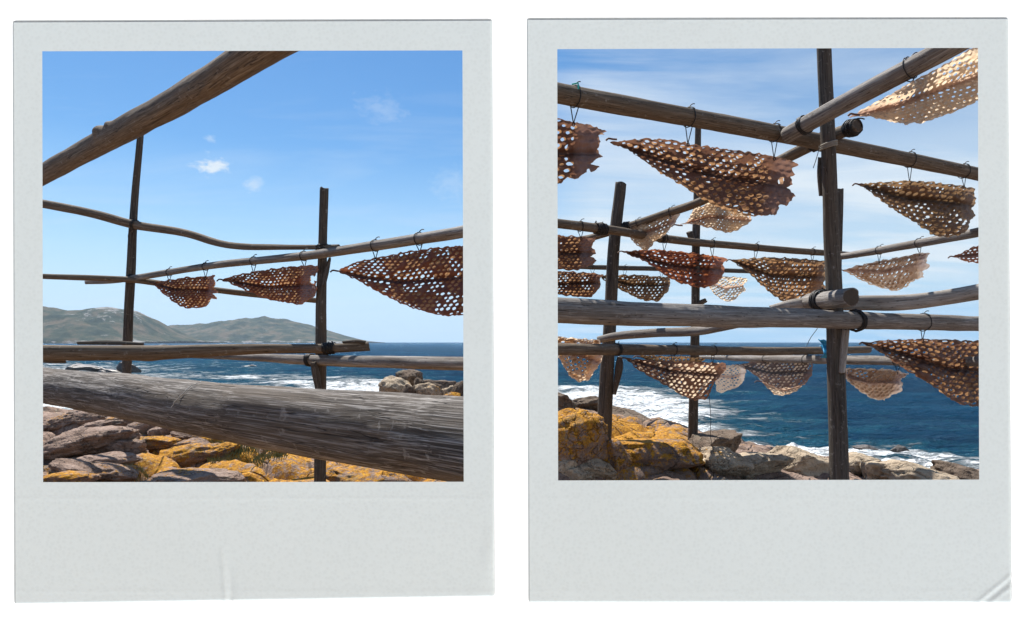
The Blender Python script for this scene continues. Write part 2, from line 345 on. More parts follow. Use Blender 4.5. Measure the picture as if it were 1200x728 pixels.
B = [
 # boulders on the skyline of the shore, left picture
 (446, 489, 440, 466, 'large grey boulder at the left end of the boulder pile above the sea', 0, ROCK_TAN, SG, 13.2),
 (465, 496, 431, 452, 'rounded grey boulder perched on top of the boulder pile above the sea', 0, ROCK_BROWN, SG, 13.9),
 (467, 486, 449, 467, 'small dark boulder low in front of the boulder pile just above the big log', 0, ROCK_BROWN, SG, 12.6),
 (484, 521, 447, 470, 'blocky tan boulder with yellow tinge in the middle of the boulder pile', .35, ROCK_TAN, SG, 12.7),
 (492, 536, 443, 462, 'long low grey boulder at the back of the pile above the sea', 0, ROCK_BROWN, SG, 14.1),
 (518, 536, 451, 468, 'small boulder between the blocky tan boulder and the upright one', .1, ROCK_TAN, SG, 13.1),
 (530, 556, 444, 472, 'upright dark boulder at the right end of the pile above the sea', 0, ROCK_BROWN, SG, 12.9),
 (518, 540, 459, 472, 'low yellow lichen-covered stone at the foot of the boulder pile', .8, ROCK, SG, 12.2),
 (483, 498, 442, 456, 'small stone wedged behind the perched rounded boulder', 0, ROCK_BROWN, SG, 13.5),
 # foreground, left picture
 (48, 88, 485, 502, 'flat yellowish boulder at the far left edge above the pink slab', .35, ROCK, LG),
 (82, 116, 479, 499, 'grey rounded boulder standing highest behind the pink slab', .05, ROCK, LG),
 (46, 128, 503, 535, 'broad pink-grey granite slab, widest rock under the log at far left', -.3, ROCK, LG),
 (94, 136, 492, 506, 'low pink boulder behind the broad pink slab', -.2, ROCK, LG),
 (114, 150, 487, 506, 'orange-topped boulder right of the highest grey boulder', .5, ROCK, LG),
 (150, 176, 489, 507, 'dark cracked boulder touching the underside of the big log', 0, ROCK, LG),
 (174, 208, 497, 513, 'smooth pinkish boulder tucked right under the big log', -.1, ROCK, LG),
 (204, 234, 506, 517, 'narrow grey stone just under the lower edge of the big log', -.1, ROCK, LG),
 (128, 162, 514, 533, 'round pink boulder with an orange right side', .25, ROCK, LG),
 (163, 202, 512, 527, 'orange-brown boulder in the middle of the row under the log', .7, ROCK, LG),
 (200, 234, 513, 530, 'pink and orange boulder between two orange boulders', .5, ROCK, LG),
 (230, 252, 511, 524, 'small round orange boulder close under the log', .9, ROCK, LG),
 (186, 246, 523, 546, 'large boulder crusted with bright orange lichen near the middle', 1.0, ROCK, LG),
 (240, 274, 519, 534, 'flat orange lichen boulder at the right end of the row', .9, ROCK, LG),
 (84, 142, 533, 551, 'long smooth pink boulder below the broad pink slab', -.2, ROCK, LG),
 (56, 100, 541, 560, 'mid-sized pink boulder low at the left beside the long smooth one', -.15, ROCK, LG),
 (94, 147, 547, 566, 'pink boulder with a single orange lichen spot at the bottom edge', .35, ROCK, LG),
 (46, 92, 552, 570, 'orange-capped boulder in the bottom left corner of the left picture', .75, ROCK, LG),
 (392, 470, 548, 580, 'wide low boulder with orange lichen just right of the foot of the post', .75, ROCK, LG),
 (150, 270, 556, 578, 'flat pale pink slab cut by the bottom edge of the left picture', .1, ROCK, LG),
 # right picture
 (640, 672, 459, 481, 'dark grey boulder against the surf at the left edge of the right picture', -.3, ROCK_BROWN, RG),
 (672, 704, 464, 480, 'second dark grey boulder against the surf left of the leaning post', -.3, ROCK_BROWN, RG),
 (642, 704, 478, 552, 'big shaded boulder with an orange lichen crown left of the leaning post', .9, ROCK, RG),
 (712, 738, 514, 556, 'upright boulder with dark right face just right of the leaning post', .8, ROCK, RG),
 (722, 815, 519, 552, 'broad flat boulder covered in orange lichen between two posts', 1.0, ROCK, RG),
 (808, 862, 504, 534, 'dark fissured boulder right behind the thin far post', 0, ROCK_BROWN, RG),
 (826, 872, 523, 553, 'leaning brown boulder with a shaded left face right of the thin post', .1, ROCK_TAN, RG),
 (659, 692, 545, 570, 'small pale rounded stone in the bottom left corner of the right picture', -.3, ROCK_TAN, RG),
 (677, 714, 536, 562, 'pale angular stone leaning against the foot of the leaning post', 0, ROCK_TAN, RG),
 (655, 672, 539, 562, 'small upright stone behind the pale rounded stone', -.2, ROCK_TAN, RG),
 (918, 974, 521, 558, 'large smooth cream boulder just left of the main post', -.4, ROCK_TAN, RG),
 (988, 1024, 528, 556, 'cream rounded boulder just right of the main post', -.4, ROCK_TAN, RG),
 (1002, 1028, 538, 558, 'small cream stone in front of the boulder right of the main post', -.4, ROCK_TAN, RG),
 (1022, 1062, 541, 568, 'low grey-cream boulder halfway between main post and right edge', -.3, ROCK_TAN, RG),
 (1056, 1122, 546, 572, 'wide grey boulder with a green tuft near the right edge', -.3, ROCK_TAN, RG),
 (1108, 1156, 542, 572, 'rust-brown boulder in the bottom right corner of the right picture', .25, ROCK_BROWN, RG),
 (862, 922, 538, 566, 'long tan boulder low between thin post and main post', -.2, ROCK_TAN, RG),
]
for i, b in enumerate(B):
    boulder(*b[:4], b[4], lichen=b[5], m=b[6], group=b[7], seed=i+1, Y=(b[8] if len(b) > 8 else None))
slab = boulder(655, 805, 476, 512, 'long smooth brown rock slab sloping down into the surf', -.6, ROCK_BROWN, 201, RG, Y=16.0, tilt=-.17, depth=.5, rough=.45)
SR = [
 (72, 116, 426, 437, 'flat dark rock in the surf near the left edge, left of the far post', 118),
 (136, 160, 424, 440, 'dark rock in the surf directly behind the far post', 112),
 (284, 300, 426.5, 431.5, 'small lone dark rock in open water between the two posts', 138),
 (112, 138, 431, 439, 'low dark rock linking the two dark surf rocks at far left', 110),
 (182, 196, 404, 407, 'tiny far dark skerry in front of the hills', 800),
 (1042, 1072, 519, 537, 'brown rock standing highest in the surf right of the main post', 31),
 (1062, 1088, 528, 540, 'low brown rock touching the highest surf rock', 30),
 (1078, 1116, 533, 543, 'flat brown rock awash at the right of the surf rocks', 29.5),
 (1000, 1032, 521, 530, 'flat dark rock awash just right of the main post', 33),
 (878, 926, 530, 542, 'flat red-brown rock awash left of the cream boulder', 30.5),
]
for i, s in enumerate(SR):
    boulder(*s[:5], seed=300+i, m=ROCK_WET, group=WG, Y=s[5], name='sea_rock', z=SEA-.2, depth=.6)

# ------------------------------------------------------------------ poles
LOGS = {}
def spline(pts, n):
    pts = [np.array(p, float) for p in pts]
    if len(pts) == 2: 
        return [pts[0]+(pts[1]-pts[0])*k/(n-1) for k in range(n)]
    e = [2*pts[0]-pts[1]]+pts+[2*pts[-1]-pts[-2]]; out = []
    L = [np.linalg.norm(pts[i+1][:3]-pts[i][:3]) for i in range(len(pts)-1)]; tot = sum(L); acc = np.cumsum([0]+L)
    for k in range(n):
        s = tot*k/(n-1); i = min(max(np.searchsorted(acc, s, side='right')-1, 0), len(L)-1); t = (s-acc[i])/L[i]
        a, b, c, d = e[i:i+4]
        out.append(.5*((2*b)+(-a+c)*t+(2*a-5*b+4*c-d)*t*t+(-a+3*b-3*c+d)*t**3))
    return out
def frames(c):
    c = np.array(c); T = np.gradient(c, axis=0); T /= np.linalg.norm(T, axis=1)[:, None]
    up = np.array([0, 0, 1.]) if abs(T[0][2]) < .8 else np.array([1., 0, 0]); U = []
    u = up-T[0]*(up@T[0]); u /= np.linalg.norm(u)
    for t in T:
        u = u-t*(u@t); u = u/np.linalg.norm(u); U.append(u.copy())
    U = np.array(U); V = np.cross(T, U); return T, U, V
def pole(key, pts, label, m, group=None, wob=.25, seed=0, name='wooden_pole', cat='pole', nr=None, ns=28, knots=(), taper_end=(False, False), parent=None):
    """pts: (px, py, depth in metres, diameter in metres)"""
    q = [np.array([*P(a, b, y), d/2]) for a, b, y, d in pts]
    L = sum(np.linalg.norm(q[i+1][:3]-q[i][:3]) for i in range(len(q)-1))
    n = nr or max(24, min(260, int(L/.035)))
    s = np.array(spline(q, n)); c, r = s[:, :3], s[:, 3]
    T, U, V = frames(c)
    sl = np.linspace(0, L, n)
    w = wob*r.mean()
    c = c+U*(w*fbm(sl*.9, sl*0+seed, o=2, seed=seed+1))[:, None]+V*(w*fbm(sl*.9, sl*0+seed+5, o=2, seed=seed+2))[:, None]
    th = np.arange(ns)/ns*2*math.pi
    S, TH = np.meshgrid(sl, th, indexing='ij')
    RR = r[:, None]*(1+.05*vn(S*2.2, np.cos(TH)*1.2+seed, np.sin(TH)*1.2, seed+3)+.022*fbm(S*6, np.cos(TH)*6, np.sin(TH)*6+seed, 2, seed+4))
    RR = RR*(1+.03*np.sin(TH*3+S*.5+seed))
    for ks, kth, ka, kw in knots:
        dth = np.angle(np.exp(1j*(TH-kth)))
        RR += ka*np.exp(-((S-ks*L)/kw)**2-(dth*r[:, None]/kw*1.1)**2)
    if taper_end[0]: RR *= np.clip(.35+S/.18, 0, 1)
    if taper_end[1]: RR *= np.clip(.35+(L-S)/.18, 0, 1)
    ct, st = np.cos(TH)[..., None], np.sin(TH)[..., None]
    co = c[:, None, :]+RR[..., None]*(ct*U[:, None, :]+st*V[:, None, :])
    # ragged sawn ends
    co[0] += -T[0]*(.012*vn(th*2, th*0, seed=seed))[:, None]; co[-1] += T[-1]*(.012*vn(th*2, th*0+3, seed=seed))[:, None]
    rest = np.stack([S+seed*3.1, RR*np.cos(TH), RR*np.sin(TH)], -1)
    verts = co.reshape(-1, 3); rest = rest.reshape(-1, 3); faces = []
    idx = np.arange(n*ns).reshape(n, ns)
    a = idx[:-1]; b = idx[1:]
    qf = np.stack([a, np.roll(a, -1, 1), np.roll(b, -1, 1), b], -1).reshape(-1, 4)
    # caps: bevel ring + centre, both ends, with own vertices
    faces = [tuple(x) for x in qf]; mi = [0]*len(faces); vl = list(map(tuple, verts)); rl = list(map(tuple, rest))
    for e, (row, tdir) in enumerate(((0, -1), (n-1, 1))):
        base = len(vl); cc = c[row]; tt_ = T[row]*tdir
        for k in range(ns):
            p_ = co[row, k]; vl.append(tuple(p_+(cc-p_)*.12+tt_*.004)); rl.append(rest[row*ns+k])
        vl.append(tuple(cc+tt_*.004)); rl.append((rest[row*ns][0], 0, 0)); ce = len(vl)-1
        for k in range(ns):
            k2 = (k+1) % ns; o0, o1 = idx[row, k], idx[row, k2]
            if e == 0: faces.append((o1, o0, base+k, base+k2)); faces.append((base+k2, base+k, ce, ce))
            else: faces.append((o0, o1, base+k2, base+k)); faces.append((base+k, base+k2, ce, ce))
            faces[-1] = faces[-1][:3]; mi += [0, 1]
    o = link_mesh(name, vl, faces, [m, WOOD_END], attrs={'rest': ('FLOAT_VECTOR', np.array(rl))}, mi=mi, parent=parent)
    for pl in o.data.polygons[-2*ns:]:
        pass
    if parent is None:
        recenter(o, c[n//2]); tag(o, label, cat, group)
    if key: LOGS[key] = (c, r, T)
    return o
def on_log(key, px):                                  # centre, radius, direction of a pole where it crosses column px
    c, r, T = LOGS[key]; u = CX+F*c[:, 0]/c[:, 1]; i = int(np.argmin(abs(u-px))); return c[i], r[i], T[i]
def ypx(key, px):
    c, r, T = LOGS[key]; u = CX+F*c[:, 0]/c[:, 1]; iy = 1/c[:, 1]
    o = np.argsort(u); return 1/np.interp(px, u[o], iy[o])

GL = 'poles of the drying rack in the left picture'; GR = 'poles of the drying rack in the right picture'
# left picture
pole('L1', [(0, 446.5, 6.3, .26), (50, 451, 5.2, .262), (300, 486, 3.0, .258), (545, 515.5, 2.14, .262), (602, 522, 1.98, .262)],
     'huge weathered grey log crossing the foreground, bright on top, thickest of all', WOOD_LOG, GL, .05, 3, ns=96, nr=300, knots=((.45, 2.2, .006, .05),))
pole('L2', [(-10, 238, 8.4, .19), (50, 205, 7.4, .195), (190, 127, 5.2, .195), (255, 90, 4.4, .19), (345, 35, 3.55, .19)],
     'thick brown pole slanting across the top left corner with a broken knot', WOOD_BROWN, GL, .08, 5, ns=64, nr=220, knots=((.50, 1.0, .035, .055), (.53, .9, .02, .04)))
pole('LP1', [(164.5, 152, 10, .085), (158, 240, 10, .10), (152.5, 330, 10, .125), (150, 390, 10, .125), (147, 470, 10, .13)],
     'thin dark post standing on the left side before the hills', WOOD_DARK, GL, .15, 7)
pole('LP2', [(380, 221, 8, .098), (378, 300, 8, .10), (376, 400, 8, .125), (375, 590, 8, .135)],
     'dark upright post with flat top that carries the two hanging fish rails', WOOD_DARK, GL, .12, 9)
pole('L3', [(20, 234, 10.4, .12), (60, 240.5, 10.1, .12), (110, 251, 9.9, .12), (160, 264, 9.8, .12), (215, 273, 9.4, .105), (265, 287, 9.0, .09), (330, 290, 8.3, .065), (397, 289.5, 7.88, .055)],
     'crooked wavy pole sagging from the left edge to the right-hand post', WOOD_BROWN, GL, .1, 11)
pole('L4', [(101, 331, 10.4, .06), (130, 329.5, 10.1, .075), (160, 325.5, 9.86, .085), (250, 311, 9.0, .088), (375, 297.5, 7.86, .10), (545, 271, 6.3, .112), (575, 266, 6.1, .115)],
     'straight pale rail rising to the right with the three fish hung under it', WOOD_GREY, GL, .08, 13)
pole('L5', [(20, 322, 9.9, .075), (50, 324, 9.9, .075), (145, 327.5, 9.84, .085), (200, 334, 9.9, .085), (300, 345.5, 10.2, .085), (370, 352, 10.4, .08)],
     'thin pole running from the left edge and passing behind the two small fish', WOOD_BROWN, GL, .1, 15)
pole('L7', [(20, 411, 7.2, .16), (60, 412.5, 7.3, .16), (170, 413, 7.5, .16), (300, 409.5, 7.65, .115), (375, 408.5, 7.8, .105), (432, 406, 7.75, .10)],
     'long low pole with a rounded free end sticking past the right-hand post', WOOD_BROWN, GL, .12, 17, knots=((.35, 4, .02, .1),))
pole('L8', [(225, 416.5, 9.0, .07), (300, 419, 8.5, .09), (375, 422.5, 7.9, .12), (543, 426.5, 7.0, .14), (572, 427.5, 6.9, .14)],
     'pale straight rail below the free-ended pole, running out at the right edge', WOOD_GREY, GL, .05, 19)
pole(None, [(92, 402.5, 7.6, .035), (130, 402, 7.6, .05), (168, 403.5, 7.6, .03)], 'short dark batten lying on top of the long low pole at the far post', WOOD_DARK, GL, .3, 21, name='wooden_batten', cat='batten')
pole(None, [(402, 401.5, 7.7, .03), (418, 400.5, 7.7, .045), (428, 401.5, 7.7, .04)], 'small split wood piece lying on the rounded free end of the long low pole', WOOD_DARK, GL, .3, 22, name='wooden_batten', cat='batten')
pole(None, [(40, 421, 7.32, .06), (62, 422, 7.35, .07), (76, 423, 7.38, .05)], 'stub of a second pole under the long low pole at the left edge', WOOD_DARK, GL, .2, 23, name='pole_stub', cat='pole')
pole(None, [(367, 425, 7.85, .07), (370, 440, 7.87, .085), (376, 475, 7.88, .05)], 'forked wood brace beside the right-hand post just under the pale low rail', WOOD_DARK, GL, .3, 24, name='wooden_brace', cat='brace')
pole(None, [(387, 303, 7.95, .03), (383, 318, 7.93, .06), (380, 335, 7.9, .04)], 'short splinter of wood on the right side of the flat-topped post under the rail', WOOD_DARK, GL, .3, 25, name='wooden_brace', cat='brace')
# right picture
pole('RQ3', [(964.5, 30, 7.45, .14), (967, 100, 7.45, .145), (974, 260, 7.45, .155), (979, 400, 7.45, .175), (984, 590, 7.45, .20)],
     'main weathered post standing in the centre right, thickest of the posts', WOOD_DARK, GR, .12, 31, ns=40)
pole('RQ1', [(727.5, 215, 10, .155), (721, 280, 10, .17), (713, 400, 10, .19), (705, 552, 10, .225)],
     'leaning post with cut top on the left of the right picture', WOOD_DARK, GR, .12, 33, ns=36)
pole('RQ2', [(818, 130, 10.75, .085), (816.5, 240, 10.75, .11), (814.5, 380, 10.75, .13), (811, 555, 10.75, .155)],
     'thin far post behind the biggest hanging fish', WOOD_DARK, GR, .15, 35)
pole('RQ4', [(984, 222, 12.6, .13), (982, 300, 12.6, .13), (979, 420, 12.6, .13), (976, 600, 12.6, .14)],
     'far dark post mostly hidden behind the main post', WOOD_DARK, GR, .1, 37)
pole('R1', [(600, 96, 5.6, .17), (653, 109, 6.0, .17), (800, 136, 6.75, .172), (960, 166, 7.75, .172), (1147, 204, 9.2, .165), (1200, 215, 9.6, .16)],
     'long high rail sloping down to the right that carries the biggest fish', WOOD_BROWN, GR, .04, 39, ns=48)
pole('R2', [(922, 158.5, 7.25, .165), (1000, 115, 6.45, .17), (1075, 75, 5.95, .175), (1180, 16, 5.3, .18)],
     'thick pole slanting up to the top right corner past the main post', WOOD_GREY, GR, .05, 41, ns=48)
pole('R3', [(1005, 148, 7.55, .14), (960, 166, 8.0, .14), (895, 198, 8.5, .13), (829, 233, 9.2, .115), (775, 253, 9.75, .115), (700, 277, 10.15, .10), (670, 283, 10.5, .10)],
     'pole with a broken end behind the main post, running down to the leaning post', WOOD_BROWN, GR, .12, 43)
pole('R4', [(600, 254, 8.5, .12), (653, 262, 8.9, .122), (712, 269.5, 9.4, .12), (815, 284, 10.6, .115), (967, 296.5, 12.3, .105), (1005, 299, 12.7, .10)],
     'second rail from the top sloping gently right behind the leaning post', WOOD_BROWN, GR, .08, 45)
pole('R5', [(972, 301, 12.4, .11), (1000, 298.5, 11.7, .115), (1147, 272, 8.9, .12), (1200, 262, 8.3, .12)],
     'thin rail rising right from the main post to the right edge', WOOD_GREY, GR, .08, 47)
pole('R6', [(600, 309, 16, .11), (690, 313, 16, .11), (880, 318, 16, .10), (985, 321, 16, .10)],
     'farthest thin rail seen between the hanging fish of the second row', WOOD_DARK, GR, .1, 49)
pole('R7', [(600, 361, 4.7, .188), (653, 364, 5.0, .188), (800, 370, 5.8, .188), (985, 375, 7.15, .185), (1147, 379, 8.7, .185), (1200, 380, 9.3, .185)],
     'thick smooth horizontal rail crossing the whole right picture at mid height', WOOD_GREY, GR, .05, 51, ns=64)
pole('R8', [(948, 354, 7.75, .19), (975, 351, 7.2, .19), (997, 348.5, 6.85, .185)],
     'short stub of log with dark cracked cut end lying on the thick rail', WOOD_GREY, GR, .05, 53, ns=40, name='log_stub', cat='log')
pole('R9', [(903, 361, 7.9, .06), (940, 356, 7.75, .14), (1010, 355, 7.65, .165), (1070, 353, 7.6, .165), (1147, 342, 7.4, .165), (1200, 332, 7.2, .165)],
     'bleached pole curving up to the right edge just above the thick rail', WOOD_PALE, GR, .1, 55, ns=40)
pole('R10', [(702, 397.5, 9.75, .10), (725, 393.5, 9.5, .11), (770, 390, 9.0, .115), (815, 388, 8.6, .115), (850, 383, 8.2, .11), (905, 372, 7.8, .09)],
     'crooked thin pole rising from the leaning post to the thick rail', WOOD_GREY, GR, .2, 57)
pole('R11', [(600, 409, 7.2, .13), (653, 409.5, 7.6, .13), (760, 410, 8.8, .13), (900, 411.5, 11.0, .13), (1018, 410, 13, .125)],
     'low brown rail tied across the leaning post with fish hanging below', WOOD_BROWN, GR, .05, 59)
pole('R12', [(818, 418.5, 17, .07), (890, 420.5, 13.5, .13), (980, 422, 11, .14), (1050, 423, 9.6, .13), (1160, 424, 8.2, .12)],
     'pale grey rail just above the sea, behind the blue cloth', WOOD_GREY, GR, .05, 61)
pole(None, [(961.5, 185, 7.55, .05), (962.5, 205, 7.55, .085), (964, 229, 7.55, .075)], 'flat grey board end nailed on the left side of the main post up high', WOOD_DARK, GR, .1, 63, name='wooden_brace', cat='brace')
pole(None, [(991, 386, 7.38, .08), (989, 405, 7.38, .085), (986.5, 437, 7.36, .065)], 'pale split wood wedge strapped to the main post under the thick rail', WOOD_PALE, GR, .1, 65, name='wooden_wedge', cat='wedge')
pole(None, [(727, 419, 9.95, .07), (726, 432, 9.95, .11), (720, 462, 9.93, .05)], 'forked branch stub hanging at the leaning post below the low rail', WOOD_DARK, GR, .3, 67, name='wooden_brace', cat='brace')
pole(None, [(808, 272, 10.65, .10), (811, 280, 10.66, .09), (815, 287, 10.7, .06)], 'small wood block on the thin far post above the second rail', WOOD_DARK, GR, .2, 68, name='wooden_block', cat='block')
pole(None, [(827, 352, 10.7, .07), (821, 355, 10.7, .08), (815, 359, 10.72, .06)], 'small wood block on the thin far post just above the thick rail', WOOD_DARK, GR, .2, 69, name='wooden_block', cat='block')
pole(None, [(818, 536, 10.6, .08), (817, 545, 10.6, .10), (816, 556, 10.6, .10)], 'short prop of wood wedged at the foot of the thin far post', WOOD_DARK, GR, .2, 70, name='wooden_prop', cat='prop')

# ------------------------------------------------------------------ wires
def tube_geo(pts, r, ns=6):
    c = np.array(pts, float); T, U, V = frames(c); th = np.arange(ns)/ns*2*math.pi; n = len(c)
    co = c[:, None, :]+r*(np.cos(th)[None, :, None]*U[:, None]+np.sin(th)[None, :, None]*V[:, None])
    i = np.arange(n*ns).reshape(n, ns); a, b = i[:-1], i[1:]
    return co.reshape(-1, 3), np.stack([a, np.roll(a, -1, 1), np.roll(b, -1, 1), b], -1).reshape(-1, 4)
def tubes(name, paths, r, m, parent=None):
    vs, fs, k = [], [], 0
    for p in paths:
        v, f = tube_geo(p, r); vs.append(v); fs.append(f+k); k += len(v)
    return link_mesh(name, np.concatenate(vs), np.concatenate(fs), m, parent)
def ring_path(c, T, rad, turns=1, pitch=0, seed=0, n=22, ph=0):
    T = np.array(T)/np.linalg.norm(T); up = np.array([0, 0, 1.]) if abs(T[2]) < .85 else np.array([1., 0, 0])
    u = up-T*(up@T); u /= np.linalg.norm(u); v = np.cross(T, u); rnd = random.Random(seed); out = []
    N = int(n*turns)
    for k in range(N+1):
        a = k/n*2*math.pi+ph
        out.append(c+rad*(1+rnd.uniform(-.02, .03))*(math.cos(a)*u+math.sin(a)*v)+T*(pitch*(k/N-.5)+rnd.uniform(-1, 1)*pitch*.06))
    return out
def lashing(key, px, label, turns=4, pitch=.08, r=.007, m=WIRE, extra=1.05, seed=0, tails=True):
    c, rad, T = on_log(key, px); r *= .75; turns = turns*2
    paths = [ring_path(c, T, rad*extra+r, turns, pitch*1.3, seed)]
    if turns > 5: paths.append(ring_path(c, T+np.array([.25, .1, .3]), rad*extra*1.12+r, 3, pitch, seed+5))
    if tails:
        rnd = random.Random(seed+9)
        for k in range(2):
            p0 = paths[0][-1] if k else paths[0][0]; d = np.array([rnd.uniform(-1, 1), rnd.uniform(-.6, -.1), rnd.uniform(-1.2, .6)])*.09
            paths.append([p0+d*t+np.array([0, 0, -.03*t*t]) for t in np.linspace(0, 1, 5)])
    o = tubes('wire_lashing', paths, r, m); recenter(o, c)
    return tag(o, label, 'wire', 'wire lashings at the pole joints')
lashing('LP1', 265, 'wire wound round the thin dark post at the crooked wavy pole', 2, .05, .005, seed=1) if False else None
for k, (key, px, lab, tu, pi_, rr, mm) in enumerate([
 ('LP2', 378.5, 'black wire wound round the flat-topped post at the rail crossing', 4, .12, .008, WIRE),
 ('L4', 153, 'black wire binding the pale rail to the thin dark post', 3, .06, .007, WIRE),
 ('L3', 157, 'thin wire binding the crooked pole to the thin dark post', 2, .04, .006, WIRE),
 ('L7', 385, 'black wire binding the free-ended pole to the flat-topped post', 4, .10, .009, WIRE),
 ('L8', 364, 'wire loop round the pale low rail beside the flat-topped post', 2, .05, .008, WIRE),
 ('R2', 944, 'black wire loop round the slanting pole where it rests on the high rail', 2, .04, .007, WIRE),
 ('R8', 962, 'thick black band of wire wound round the log stub', 5, .09, .011, WIRE),
 ('R7', 1004, 'grey twine wrapped round the thick rail beside the main post', 3, .06, .008, WIRE),
 ('R4', 704, 'black wire bundle on the second rail at the leaning post', 5, .14, .012, WIRE),
 ('R3', 733, 'black wire bundle on the sloping pole right of the leaning post', 3, .08, .010, WIRE),
 ('R11', 722, 'wire wrapped round the low brown rail right of the leaning post', 2, .05, .006, WIRE),
 ('R3', 998, 'tangle of black wire on the broken pole end above the pale fish tail', 4, .10, .010, WIRE),
 ('R3', 957, 'dark wire lashing where the broken pole meets the main post', 5, .12, .012, WIRE),
 ('R4', 775, 'thin wire round the second rail beside the small pale fish', 2, .06, .006, WIRE)]):
    if key == 'LP2':
        c, r, T = LOGS['LP2']; z = P(0, 293, 8)[2]; i = int(np.argmin(abs(c[:, 2]-z)))
        o = tubes('wire_lashing', [ring_path(c[i], T[i], r[i]*1.1+.02, tu, pi_, 3)], rr, mm); recenter(o, c[i]); tag(o, lab, 'wire', 'wire lashings at the pole joints')
    else: lashing(key, px, lab, tu, pi_, rr, mm, seed=k)
# strap round the main post below the high rail
c, r, T = LOGS['RQ3']; i = int(np.argmin(abs(c[:, 2]-P(0, 172, 7.45)[2])))
o = tubes('wire_strap', [ring_path(c[i]+np.array([0, 0, k*.02]), T[i]+np.array([.25, 0, 0]), r[i]*1.15, 1, 0, k, ph=0) for k in range(3)], .011, GREYTWINE); recenter(o, c[i])
tag(o, 'grey strap slung round the main post just below the high rail', 'strap')
pts = [P(669, 104, 5.95)+Vector((0, -.1, 0)), P(676, 103, 5.95)+Vector((0, -.11, 0)), P(676.5, 110, 5.95)+Vector((0, -.11, 0))]
o = tubes('twine', [[Vector(a)+(Vector(b)-Vector(a))*t for a, b in zip(pts[:-1], pts[1:]) for t in (0, .33, .66)]+[pts[-1]]], .007, TURQ); recenter(o, pts[1])
tag(o, 'turquoise twine knot on the high rail above the cropped fish', 'twine')
def hang(pp, Y, label, r=.004):
    q = [np.array([*P(a, b, Y)]) for a, b in pp]; s = spline(q, 24)
    o = tubes('loose_wire', [s], r, WIRE); recenter(o, q[0]); return tag(o, label, 'wire')
hang([(831, 463), (833, 490), (832.5, 510), (836, 530)], 9.2, 'fine fishing line hanging below the fish to the rocks')
hang([(958, 385), (950, 396), (945, 406)], 8.2, 'loose wire dangling between thick rail and low rail, left of the main post')
hang([(157, 268), (150.5, 274), (151, 284), (155, 291)], 9.7, 'loose curl of wire on the thin dark post under the crooked pole')
hang([(961, 170), (957, 185), (953, 197)], 7.2, 'short loose wire dangling left of the main post under the high rail')

# long fibre stuck across the big log
c0 = LOGS['L1']
def on_big_log(px, ang):
    c, r, T = on_log('L1', px); T = T/np.linalg.norm(T); up = np.array([0, 0, 1.]); u = up-T*(up@T); u /= np.linalg.norm(u); v = np.cross(T, u)
    if v[1] > 0: v = -v
    return c+(r*1.03+.003)*(math.cos(ang)*u+math.sin(ang)*v)
for nm, a0, a1, lab in ((238, .35, 1.5, 'pale scratch-like thread of twine lying across the big log'),):
    p = [on_big_log(nm+7-10*t+3*math.sin(t*3), a0+(a1-a0)*t) for t in np.linspace(0, 1, 14)]
    o = tubes('thread', [p], .0018, flat('pale_thread', (.5, .47, .42))); recenter(o, p[0]); tag(o, lab, 'thread')

# blue sheet scrap tied on the low rail
def scrap():
    c = P(969, 409, 10.6); v = []; n = 22
    for i in range(n):
        for j in range(n):
            a, b = i/(n-1)-.5, j/(n-1)-.5
            q = vn(np.array([a*4]), np.array([b*4]), seed=9)[0]; q2 = vn(np.array([a*4+7]), np.array([b*4]), seed=19)[0]
            v.append((a*.16+.05*q+.03*b, .10*q2, -b*.30+.05*q2-.05*abs(a)))
    o = link_mesh('plastic_sheet', v, grid_faces(n, n), CLOTH_BLUE); o.location = c
    md = o.modifiers.new('thick', 'SOLIDIFY'); md.thickness = .003
    return tag(o, 'scrap of bright blue plastic tied round the low rails at the main post', 'plastic scrap')
scrap()

# ------------------------------------------------------------------ dried fish
def rough_poly(pts, amp, seed, step=2.2, smooth=True):
    P_ = np.array(pts, float); out = []
    n = len(P_); rnd = np.random.RandomState(seed)
    for i in range(n):
        a, b = P_[i], P_[(i+1) % n]; L = np.hypot(*(b-a)); k = max(1, int(L/step)); nrm = np.array([b[1]-a[1], a[0]-b[0]])/max(L, 1e-6)
        for j in range(k):
            off = 0 if j == 0 else amp*rnd.uniform(-1, 1)*.8+amp*1.1*math.sin((i*7.7+j)*1.15)*rnd.uniform(.3, 1)
            out.append(a+(b-a)*j/k+nrm*off)
    return np.array(out)
def sdf(poly, X, Y):                                   # signed distance, positive inside
    d = np.full(X.shape, 1e9); ins = np.zeros(X.shape, bool); n = len(poly)
    for i in range(n):
        a, b = poly[i], poly[(i+1) % n]; e = b-a; w0 = X-a[0]; w1 = Y-a[1]
        t = np.clip((w0*e[0]+w1*e[1])/(e@e+1e-9), 0, 1); d = np.minimum(d, (w0-e[0]*t)**2+(w1-e[1]*t)**2)
        if abs(e[1]) > 1e-9:
            c_ = ((a[1] <= Y) != (b[1] <= Y)) & (X < a[0]+(Y-a[1])*e[0]/e[1]); ins ^= c_
    return np.sqrt(d)*np.where(ins, 1, -1)
CASES = {}
